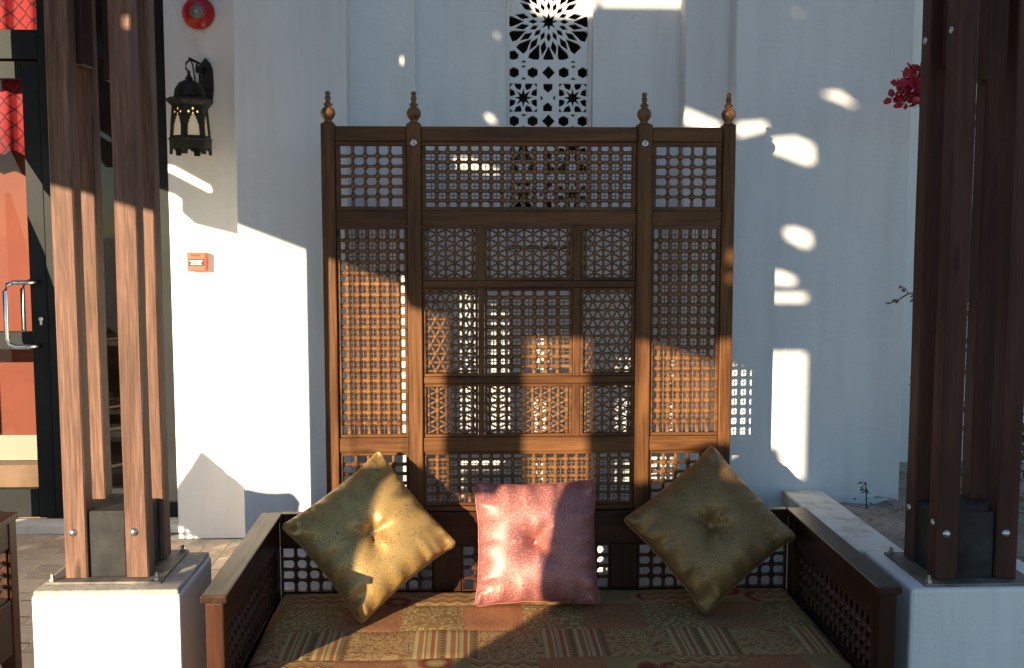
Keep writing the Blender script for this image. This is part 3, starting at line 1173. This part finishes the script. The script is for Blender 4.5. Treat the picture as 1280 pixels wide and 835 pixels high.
for r_, yb in enumerate(rows):
    x = MX0 - ((MX0 - xoff[r_]) % .2)
    xs = []
    q = xoff[r_]
    while q > MX0:
        q -= .2
    k = round((q - xoff[r_]) / .2)
    while q < MX1:
        xa, xb = max(q, MX0), min(q + .2, MX1)
        if xb - xa > .004:
            N = 10
            gridv = []
            for j in range(N + 1):
                for i in range(N + 1):
                    px_, py_ = xa + (xb - xa) * i / N, ya + (yb - ya) * j / N
                    e = 1 if (i in (0, N) or j in (0, N)) else 0
                    gridv.append(bm.verts.new((px_, py_, seat_z(px_, py_, e))))
            mi = slots.index(order[r_][k % len(order[r_])])
            for j in range(N):
                for i in range(N):
                    a = j * (N + 1) + i
                    f = bm.faces.new((gridv[a], gridv[a + N + 1], gridv[a + N + 2], gridv[a + 1]))
                    f.material_index = mi
                    f.smooth = True
        q += .2
        k += 1
    ya = yb
bmesh.ops.remove_doubles(bm, verts=bm.verts, dist=.0004)
me = bpy.data.meshes.new('mattress')
bm.to_mesh(me)
bm.free()
for s_ in slots:
    me.materials.append(MATS['patch_' + s_])
mat_o = link('mattress', me, None, bench)
mat_o['label'] = 'woven patchwork seat pad in tan rust and olive'
bm = bmesh.new()
add_box(bm, MX0 + .0005, MX1 - .0005, MY0 + .0005, MY1 - .0005, .217, SEAT - .0306)
link('mattress_side', to_mesh(bm), 'mattress_side', mat_o)

# second bench left of the pillar: the same without the screen
bench2 = copy_tree(bench)
bench2.location = (bench.location.x - 2.80, bench.location.y + .045, 0)
tag(bench2, 'dark lattice bench whose arm end shows at the lower left corner', 'bench', 'carved lattice benches')

# ---- tall screen behind the bench
scr = thing('lattice_screen', 'tall wooden lattice screen with finials standing behind the bench', 'screen', (.206, 3.8, .61))
Y0, Y1, YL = 3.768, 3.822, 3.797
Z0S = .6105
U, Cw, T = 'screen_wood_upright', 'screen_wood_cross', 'turned_wood'
posts = ((-.512, -.465), (-.219, -.169), (.580, .633), (.880, .924))
fin = [(.017, 0), (.019, .004), (.012, .009), (.0165, .016), (.0235, .026), (.0255, .036), (.0225, .047), (.0145, .056), (.009, .060), (.0155, .063), (.016, .067), (.0095, .071), (.0075, .078),
       (.0105, .085), (.0095, .091), (.0065, .095), (.0095, .101), (.0085, .107), (.003, .111)]
for (x0, x1) in posts:
    p_ = box('post', x0, x1, Y0, Y1, Z0S, 1.972, U, scr, .004)
    lathe('finial', fin, T, p_, 20, Matrix.Translation(((x0 + x1) / 2, (Y0 + Y1) / 2, 1.972)))
for x in (-.194, .6065):
    lathe('bolt_cap', [(.0125, 0), (.0125, .003), (.010, .0055), (.006, .0058), (.005, .003)], 'galvanised', scr, 16, Matrix.Translation((x, Y0, 1.905)) @ Matrix.Rotation(R(90), 4, 'X'))
bays = ((-.4645, -.2195), (-.1685, .5795), (.6335, .8795))
ry0, ry1 = Y0 + .007, Y1 - .004
for i, (x0, x1) in enumerate(bays):
    box('rail', x0, x1, ry0, ry1, 1.912, 1.962, Cw, scr, .003)
    box('rail', x0, x1, ry0, ry1, 1.621, 1.672, Cw, scr, .003)
    box('rail', x0, x1, ry0, ry1, .824, .876, Cw, scr, .003)
    box('rail', x0, x1, ry0, ry1, Z0S, .628, Cw, scr, .003)
cx0, cx1 = bays[1]
box('rail', cx0, cx1, ry0 + .003, ry1, 1.405, 1.430, Cw, scr, .003)
box('rail', cx0, cx1, ry0 + .003, ry1, 1.067, 1.092, Cw, scr, .003)
for (z0, z1) in ((1.4305, 1.6205), (1.0925, 1.4045), (.8765, 1.0665)):
    box('mullion', .0265, .0485, ry0 + .004, ry1, z0, z1, U, scr, .003)
    box('mullion', .3595, .3865, ry0 + .004, ry1, z0, z1, U, scr, .003)


def panel(x0, x1, z0, z1, w, kind, a=None, b=None):
    pf = bead_frame('lattice_panel', x0 + .0004, x1 - .0004, z0 + .0004, z1 - .0004, YL, w, .0165, scr, Cw)
    i = (x0 + w + .0006, x1 - w - .0006, z0 + w + .0006, z1 - w - .0006)
    if kind == 'big':
        grid_lattice(pf, *i, YL, a, b, False, T)
    elif kind == 'fine':
        grid_lattice(pf, *i, YL, a, b, True, T)
    elif kind == 'hexv':
        hex_lattice(pf, *i, YL, a, True, T)
    else:
        hex_lattice(pf, *i, YL, a, False, T)


E_ = .66
for (x0, x1) in (bays[0], bays[2]):
    panel(x0, x1, 1.6725, 1.9115, .015, 'big', [1] * 5, [1] * 6)
    panel(x0, x1, .8765, 1.6205, .011, 'fine', [E_, 1, 1, 1, 1, 1, E_], [1] * 19)
    panel(x0, x1, .6285, .8235, .011, 'big', [1] * 5, [1] * 5)
panel(cx0, cx1, 1.6725, 1.9115, .014, 'fine', [1] * 19, [E_] + [1] * 5 + [E_])
panel(cx0, cx1, .6285, .8235, .010, 'fine', [1] * 19, [1] * 5 + [E_])
for (z0, z1) in ((1.4305, 1.6205), (.8765, 1.0665)):
    panel(cx0, .0262, z0, z1, .010, 'hexv', 6)
    panel(.0488, .3592, z0, z1, .010, 'hexv', 10)
    panel(.3868, cx1, z0, z1, .010, 'hexv', 6)
panel(cx0, .0262, 1.0925, 1.4045, .010, 'hexh', 10)
panel(.3868, cx1, 1.0925, 1.4045, .010, 'hexh', 10)
panel(.0488, .3592, 1.0925, 1.4045, .010, 'fine', [1] * 7, [E_] + [1] * 7 + [E_])


# ================================================================== CUSHIONS
def cushion(name, label, c, yaw, lean, spin, s, th, mat, butt, seed, tuft=.03, group=None, pucker=.017):
    t = thing(name, label, 'cushion', (c[0], c[1], SEAT), group)
    M = Matrix.Translation(Vector(c) - Vector((c[0], c[1], SEAT))) @ (Matrix.Rotation(yaw, 4, 'Z') @ Matrix.Rotation(lean, 4, 'X') @ Matrix.Rotation(spin, 4, 'Y'))
    rnd = random.Random(seed)
    ph = [rnd.uniform(0, 6) for _ in range(8)]
    N = 56

    def surf(u, v, side):
        pin = .062
        x = s / 2 * u * (1 - pin * (1 - v * v)) * (1 + .02 * noise.noise((v * 2.5, seed, 0)))
        z = s / 2 * v * (1 - pin * (1 - u * u)) * (1 + .02 * noise.noise((u * 2.5, seed, 4)))
        cr = 1 + .012 * (abs(u) * abs(v)) ** 5 - .03 * (abs(u) * abs(v)) ** 30
        x, z = x * cr, z * cr
        e = max(0, (1 - u * u)) * max(0, (1 - v * v))
        h = th / 2 * e ** .36
        r2 = (u * u + v * v)
        h -= tuft * .8 * math.exp(-r2 / .016) + tuft * .75 * math.exp(-r2 / .12)
        # folds running in from the seams
        for (d, q, k) in ((1 - abs(u), v, 0 if u > 0 else 1), (1 - abs(v), u, 2 if v > 0 else 3)):
            amp = pucker * max(0, 1 - d / .55) ** 2 * min(1, d / .05)
            h += amp * (math.sin(q * 17 + ph[k] + 2 * noise.noise((q * 3, seed, k))) * .6 + .6 * noise.noise((q * 9, seed, k + 10)))
        # creases from the button
        ang = math.atan2(v, u)
        h += .011 * math.exp(-r2 / .10) * (math.sin(ang * 4 + ph[5]) + .5 * math.sin(ang * 7 + ph[6])) * min(1, r2 / .012)
        h += .006 * noise.noise((u * 2.2, v * 2.2, seed)) * min(1, e * 4)
        return Vector((x, -side * max(h, 0), z))
    bm = bmesh.new()
    F_, B_ = [], []
    for j in range(N + 1):
        for i in range(N + 1):
            # finer sampling towards the seams
            u = math.sin((2 * i / N - 1) * math.pi / 2)
            v = math.sin((2 * j / N - 1) * math.pi / 2)
            F_.append(bm.verts.new(M @ surf(u, v, 1)))
            B_.append(F_[-1] if i in (0, N) or j in (0, N) else bm.verts.new(M @ surf(u, v, -1)))
    for j in range(N):
        for i in range(N):
            a = j * (N + 1) + i
            q = (a, a + 1, a + N + 2, a + N + 1)
            bm.faces.new([F_[k] for k in q])
            bm.faces.new([B_[k] for k in reversed(q)])
    me_ = to_mesh(bm, 'cover')
    o = link('cover', me_, mat, t, True)
    o.location = (0, 0, 0)
    # seam cord
    pts = []
    K = 40
    for k in range(K):
        pts.append(surf(-1 + 2 * k / K, -1, 1))
    for k in range(K):
        pts.append(surf(1, -1 + 2 * k / K, 1))
    for k in range(K):
        pts.append(surf(1 - 2 * k / K, 1, 1))
    for k in range(K):
        pts.append(surf(-1, 1 - 2 * k / K, 1))
    o = tube('seam_cord', [M @ p for p in pts], .0024, butt, t, 6, True)
    o.location = (0, 0, 0)
    p = surf(0, 0, 1)
    o = lathe('button', [(.006, -.004), (.0125, 0), (.0135, .003), (.011, .007), (.005, .009)], butt, t, 18, M @ Matrix.Translation((0, p.y - .001, 0)) @ Matrix.Rotation(R(90), 4, 'X'))
    o.location = (0, 0, 0)
    return t


cushion('cushion', 'gold scroll brocade cushion set on its corner, half in sunlight', (-.338, 3.545, .592), .2, -.49, -.62, .415, .19, 'brocade_gold', 'button_gold', 3, .042)
cushion('cushion', 'pink satin cushion with tufted button standing upright', (.222, 3.612, .542), -.05, -.36, -.02, .42, .19, 'satin_pink', 'button_pink', 14, .052)
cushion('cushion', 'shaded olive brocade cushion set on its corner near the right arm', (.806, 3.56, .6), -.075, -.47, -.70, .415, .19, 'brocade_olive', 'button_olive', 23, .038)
# cushions of the second bench (their shadows fall on the white wall)
cushion('cushion', 'gold cushion set on its corner on the left bench', (-2.66, 3.64, .62), 0, -.35, -.785, .42, .15, 'brocade_gold', 'button_gold', 31)
stool = thing('stool', 'low square wooden stool with woven top added out of view for the cushion shadow on the wall', 'stool', (-1.82, 2.62, 0))  # made-up support, lifts a cushion so that its shadow reaches the wall
for dx in (-.15, .11):
    for dy in (-.2, .16):
        box('leg', -1.82 + dx, -1.78 + dx, 2.62 + dy, 2.66 + dy, 0, .49, UP, stool, .003)
box('seat', -1.99, -1.65, 2.40, 2.84, .4905, .53, 'stool_cloth', stool, .01)
cushion('cushion', 'pink cushion standing on the added stool beside the left bench', (-1.76, 2.68, .745), R(85), -.1, .17, .40, .13, 'satin_pink', 'button_pink', 37)

# ================================================================== FIXTURES ON THE FAR WALL
# fire alarm bell
bell = thing('fire_bell', 'round red fire alarm bell with grey centre high on the wall', 'alarm bell', (-1.355, YF, 2.69))
Mb = Matrix.Translation((-1.355, YF, 2.69)) @ Matrix.Rotation(R(90), 4, 'X')
lathe('backplate', [(.05, 0), (.05, .03)], 'bell_grey', bell, 24, Mb)
lathe('gong', [(.079, .012), (.081, .016), (.080, .024), (.073, .038), (.058, .05), (.04, .0555), (.034, .056)], 'bell_red', bell, 36, Mb)
lathe('centre_disc', [(.034, .054), (.034, .0585), (.031, .06), (.003, .061)], 'bell_grey', bell, 28, Mb)
lathe('nut', [(.009, .061), (.009, .069), (.004, .071)], 'galvanised', bell, 6, Mb, False)

# manual call point
cpt = thing('call_point', 'small red fire call point box on the sunlit wall', 'fire alarm', (-1.392, YF, 1.45))
box('housing', -1.438, -1.344, YF - .05, YF, 1.402, 1.497, 'call_red', cpt, .004)
box('label', -1.430, -1.352, YF - .0525, YF - .0498, 1.428, 1.464, 'label_black', cpt)
for z, a, b in ((1.4545, -1.424, -1.358), (1.4455, -1.416, -1.366), (1.4365, -1.42, -1.362)):
    bm = bmesh.new()
    x = a
    rr = random.Random(int(z * 10000))
    while x < b:
        w = rr.uniform(.003, .009)
        add_box(bm, x, min(x + w, b), YF - .0532, YF - .0524, z - .0022, z + .0022)
        x += w + .0018
    link('lettering', to_mesh(bm), 'label_white', cpt)
bm = bmesh.new()
x = -1.415
for w in (.008, .004, .008, .007):
    add_box(bm, x, x + w, YF - .0512, YF - .0499, 1.478, 1.487)
    x += w + .005
link('lettering', to_mesh(bm), 'bell_red', cpt)

# wall lantern
LX, LY, LZ = -1.362, 5.39, 2.165
lan = thing('wall_lantern', 'dark metal arabesque lantern hanging from a wall bracket', 'lantern', (LX + .03, YF, LZ - .2))


def hexring(r, z):
    return (r, z)


Ml = Matrix.Translation((LX, LY, LZ))
ph6 = R(25)
lathe('dome', [(.018, .17), (.05, .155), (.068, .125), (.073, .10), (.073, .085)], 'lantern_metal', lan, 20, Ml)
lathe('eave', [(.113, .066), (.115, .074), (.094, .084), (.072, .088)], 'lantern_metal', lan, 6, Ml, False, ph6)
lathe('eave', [(.090, .045), (.113, .066)], 'lantern_metal', lan, 6, Ml, False, ph6)
lathe('crown', [(.012, .168), (.02, .176), (.012, .186), (.006, .20), (.009, .206), (.004, .214)], 'lantern_metal', lan, 12, Ml)
# six side plates with arched windows
rt, rb, zt, zb = .086, .099, .045, -.115
for k in range(6):
    a0, a1 = ph6 + k * math.pi / 3, ph6 + (k + 1) * math.pi / 3

    def place(u, v, d, a0=a0, a1=a1):
        f = (v - zb) / (zt - zb)
        r = rb + (rt - rb) * f + d
        p0 = Vector((math.cos(a0), math.sin(a0), 0)) * r
        p1 = Vector((math.cos(a1), math.sin(a1), 0)) * r
        p = p0 + (p1 - p0) * u
        return (LX + p.x, LY + p.y, LZ + v)
    win = [(.2, -.100), (.8, -.100), (.78, -.045), (.72, -.04), (.72, -.026), (.66, -.024), (.65, -.010), (.58, -.008), (.56, .002), (.5, .012), (.44, .002), (.42, -.008), (.35, -.010), (.34, -.024), (.28, -.026), (.28, -.04), (.22, -.045)]
    dots = [[(cx + .06 * math.cos(i * math.pi / 4), cz + .0065 * math.sin(i * math.pi / 4)) for i in range(8)] for cx, cz in ((.26, .012), (.5, .027), (.74, .012))]
    me = sheet_mesh([(0, zb), (1, zb), (1, zt), (0, zt)], [win] + dots, place, -.004, 'side_plate')
    sp = link('side_plate', me, 'lantern_metal', lan)
    me = bpy.data.meshes.new('pane')
    me.from_pydata([place(.1, zb + .01, -.01), place(.9, zb + .01, -.01), place(.9, .004, -.01), place(.5, .02, -.01), place(.1, .004, -.01)], [], [(0, 1, 2, 3, 4)])
    link('pane', me, 'lantern_glass', sp)
    me = bpy.data.meshes.new('glow_glass')
    me.from_pydata([place(.12, .0045, -.008), place(.88, .0045, -.008), place(.88, .036, -.008), place(.12, .036, -.008)], [], [(0, 1, 2, 3)])
    link('glow_glass', me, 'lantern_glow', sp)
    # skirt below with cut feet
    zb2 = -.19

    def place2(u, v, d, a0=a0, a1=a1):
        r = .101 + d
        p0 = Vector((math.cos(a0), math.sin(a0), 0)) * r
        p1 = Vector((math.cos(a1), math.sin(a1), 0)) * r
        p = p0 + (p1 - p0) * u
        return (LX + p.x, LY + p.y, LZ + v)
    me = sheet_mesh([(0, zb2), (.34, zb2), (.34, -.165), (.12, -.165), (.12, -.165 + .001), (.88, -.164), (.88, -.165), (.66, -.165), (.66, zb2), (1, zb2), (1, -.116), (0, -.116)][:0] or
                    [(0, zb2), (.17, zb2), (.2, -.168), (.32, -.166), (.36, -.158), (.64, -.158), (.68, -.166), (.8, -.168), (.83, zb2), (1, zb2), (1, -.116), (0, -.116)], [], place2, -.004, 'skirt')
    link('skirt', me, 'lantern_metal', lan)
lathe('band', [(.100, -.122), (.105, -.118), (.105, -.112), (.099, -.109)], 'lantern_metal', lan, 6, Ml, False, ph6)
# wall plate, arm with scrolls and hanger
bm = bmesh.new()
pp_ = [(-.028, .08), (-.036, .15), (-.034, .25), (-.022, .28), (0, .305), (.022, .28), (.034, .25), (.036, .15), (.028, .08), (0, .05)]
me = sheet_mesh(pp_, [], lambda u, v, d: (LX + .035 + u, YF - .02 + d, LZ + v), .02, 'wall_plate')
link('wall_plate', me, 'lantern_metal', lan)
AX = LX + .03
tube('arm', [(AX, YF - .015, LZ + .255), (AX, YF - .10, LZ + .262), (AX - .02, LY - .02, LZ + .268)], .007, 'lantern_metal', lan, 8)
for k in range(3):
    yy = YF - .05 - k * .055
    pts = []
    for i in range(22):
        a = i / 21 * 3.4 * math.pi
        r = .026 * (1 - i / 26)
        pts.append((AX - .003, yy + r * math.cos(a), LZ + .228 + r * math.sin(a)))
    tube('scroll', pts, .0038, 'lantern_metal', lan, 6)
tube('hanger', [(AX - .02, LY, LZ + .268), (LX - .012, LY, LZ + .25), (LX - .014, LY, LZ + .225), (LX, LY, LZ + .208)], .005, 'lantern_metal', lan, 6)
tube('hanger', [(AX - .02, LY, LZ + .268), (LX + .02, LY, LZ + .24), (LX + .03, LY, LZ + .16), (LX + .05, LY, LZ + .11)], .004, 'lantern_metal', lan, 6)

# ================================================================== PLANTS BY THE RIGHT PILLAR
bg = thing('bougainvillea', 'bougainvillea with red bracts reaching out from behind the right pillar', 'plant', (1.78, 3.85, .55))


def stem(pts, r0, r1, n='stem'):
    k = len(pts)
    return tube(n, pts, [r0 + (r1 - r0) * i / (k - 1) for i in range(k)], 'twig_brown', bg, 6)


stem([(1.78, 3.85, .5), (1.77, 3.86, 1.0), (1.80, 3.84, 1.5), (1.78, 3.85, 2.0), (1.76, 3.83, 2.4), (1.8, 3.8, 2.8)], .014, .006)
stem([(1.78, 3.85, 2.02), (1.70, 3.80, 2.16), (1.62, 3.76, 2.18), (1.55, 3.73, 2.13), (1.50, 3.72, 2.09)], .005, .002, 'branch')
tw = [(1.79, 3.85, 1.32), (1.68, 3.78, 1.37), (1.60, 3.75, 1.385), (1.535, 3.73, 1.385), (1.49, 3.72, 1.36), (1.455, 3.71, 1.35)]
stem(tw, .004, .0018, 'branch')
stem([(1.535, 3.73, 1.385), (1.52, 3.72, 1.405), (1.505, 3.72, 1.41)], .0018, .001, 'branch')
stem([(1.57, 3.74, 1.386), (1.565, 3.735, 1.365), (1.56, 3.73, 1.36)], .0018, .001, 'branch')


def leaf_mesh(mat, l, w):
    me_ = bpy.data.meshes.new('leaf')
    me_.from_pydata([(0, 0, 0), (l * .4, -w, .006), (l, 0, -.004), (l * .4, w, .006), (l * .45, 0, -.003)], [], [(0, 1, 4), (1, 2, 4), (2, 3, 4), (3, 0, 4)])
    me_.materials.append(MATS[mat])
    return me_


lm = leaf_mesh('leaf_green', .045, .016)
lmd = leaf_mesh('dry_leaf', .022, .008)
rl = random.Random(5)
bm = bmesh.new()
for k in range(420):
    z = rl.uniform(.62, 2.9)
    a = rl.uniform(0, 6.28)
    r = rl.uniform(.02, .16)
    M = Matrix.Translation((1.80 + r * math.cos(a), 3.87 + r * math.sin(a), z)) @ Matrix.Rotation(rl.uniform(0, 6.28), 4, 'Z') @ Matrix.Rotation(rl.uniform(-.9, .9), 4, 'Y') @ Matrix.Rotation(rl.uniform(-.6, .6), 4, 'X')
    l, w = rl.uniform(.03, .055), rl.uniform(.01, .018)
    q = [bm.verts.new(M @ Vector(p)) for p in ((0, 0, 0), (l * .4, -w, .006), (l, 0, -.004), (l * .4, w, .006), (l * .45, 0, -.003))]
    for f in ((0, 1, 4), (1, 2, 4), (2, 3, 4), (3, 0, 4)):
        bm.faces.new([q[i] for i in f])
fo = link('foliage', to_mesh(bm), 'leaf_green', bg)
fo['kind'] = 'stuff'
for (x, y, z) in ((1.505, 3.72, 1.41), (1.455, 3.71, 1.35), (1.47, 3.712, 1.355), (1.52, 3.722, 1.39), (1.56, 3.73, 1.36), (1.49, 3.72, 1.365), (1.545, 3.728, 1.37)):
    o = link('leaf', lmd, None, bg)
    o.location = Vector((x, y, z)) - bg.location
    o.rotation_euler = (rl.uniform(-1, 1), rl.uniform(-1, 1), rl.uniform(0, 6))
# blossoms: three papery bracts each
bm = bmesh.new()
for k in range(3):
    a = k * 2.094
    M = Matrix.Rotation(a, 4, 'Z')
    q = [bm.verts.new(M @ Vector(p)) for p in ((.001, 0, 0), (.010, -.011, .012), (.024, -.007, .022), (.028, 0, .026), (.024, .007, .022), (.010, .011, .012), (.014, 0, .010))]
    for i in range(6):
        bm.faces.new((q[i], q[(i + 1) % 6], q[6])) if i < 5 else bm.faces.new((q[5], q[0], q[6]))
blm = to_mesh(bm, 'blossom')
blm.materials.append(MATS['bract_magenta'])
fl = [(1119, 125), (1127, 112), (1133, 103), (1140, 97), (1128, 126), (1136, 117), (1143, 110), (1131, 133), (1141, 122), (1148, 128), (1147, 100), (1153, 94), (1150, 112), (1155, 120), (1147, 135), (1155, 104), (1138, 108), (1125, 120), (1145, 117), (1152, 132)]
for k, (u, v) in enumerate(fl):
    y = 3.72 + rl.uniform(-.05, .05)
    for _ in range(2):
        o = link('blossom', blm, None, bg)
        x, z = (u - 588) / 1350 * y * .996 + rl.uniform(-.008, .008), 1.6 + (290 - v) / 1350 * y * 1.02 + rl.uniform(-.008, .008)
        o.location = Vector((x, y, z)) - bg.location
        o.rotation_euler = (rl.uniform(-1.6, 1.6), rl.uniform(-1.6, 1.6), rl.uniform(0, 6))
        sc_ = rl.uniform(.8, 1.25)
        o.scale = (sc_, sc_, sc_)

for k in range(12):
    o = link('leaf', lm, None, bg)
    u, v = rl.uniform(1126, 1158), rl.uniform(94, 138)
    o.location = Vector(((u - 588) / 1350 * 3.74, 3.75 + rl.uniform(-.03, .03), 1.6 + (290 - v) / 1350 * 3.8)) - bg.location
    o.rotation_euler = (rl.uniform(-1, 1), rl.uniform(-1, 1), rl.uniform(0, 6))
    o.scale = (.6, .6, .6)
# seedling by the wall
sd = thing('seedling', 'thin green seedling growing at the foot of the white wall', 'plant', (1.52, 4.02, .55))
tube('stem', [(1.52, 4.02, .54), (1.517, 4.02, .60), (1.51, 4.015, .645)], [.003, .0025, .0015], 'leaf_green', sd, 6)
for k in range(11):
    o = link('leaf', lm, None, sd)
    z = .60 + .045 * k / 10
    o.location = Vector((1.513 - .012 * k / 10, 4.018, z)) - sd.location
    o.rotation_euler = (rl.uniform(-.4, .4), rl.uniform(-.5, .6), k * 2.4)
    o.scale = (.5, .5, .5)
# shrub right of the pillar
sh = thing('shrub', 'small dark green shrub at the right edge behind the pillar', 'shrub', (2.16, 3.95, .55))
tube('stem', [(2.16, 3.95, .52), (2.15, 3.94, .75), (2.17, 3.95, .95)], [.01, .007, .003], 'twig_brown', sh, 6)
bm = bmesh.new()
for k in range(500):
    d = Vector((rl.gauss(0, 1), rl.gauss(0, 1), rl.gauss(0, 1))).normalized() * rl.uniform(.3, 1)
    M = Matrix.Translation((2.17 + d.x * .16, 3.96 + d.y * .16, .82 + d.z * .2)) @ Matrix.Rotation(rl.uniform(0, 6.28), 4, 'Z') @ Matrix.Rotation(rl.uniform(-.9, .9), 4, 'Y') @ Matrix.Rotation(rl.uniform(-.6, .6), 4, 'X')
    l, w = rl.uniform(.03, .05), rl.uniform(.009, .016)
    q = [bm.verts.new(M @ Vector(p)) for p in ((0, 0, 0), (l * .4, -w, .006), (l, 0, -.004), (l * .4, w, .006), (l * .45, 0, -.003))]
    for f in ((0, 1, 4), (1, 2, 4), (2, 3, 4), (3, 0, 4)):
        bm.faces.new([q[i] for i in f])
o = link('foliage', to_mesh(bm), 'leaf_green', sh)
o['kind'] = 'stuff'
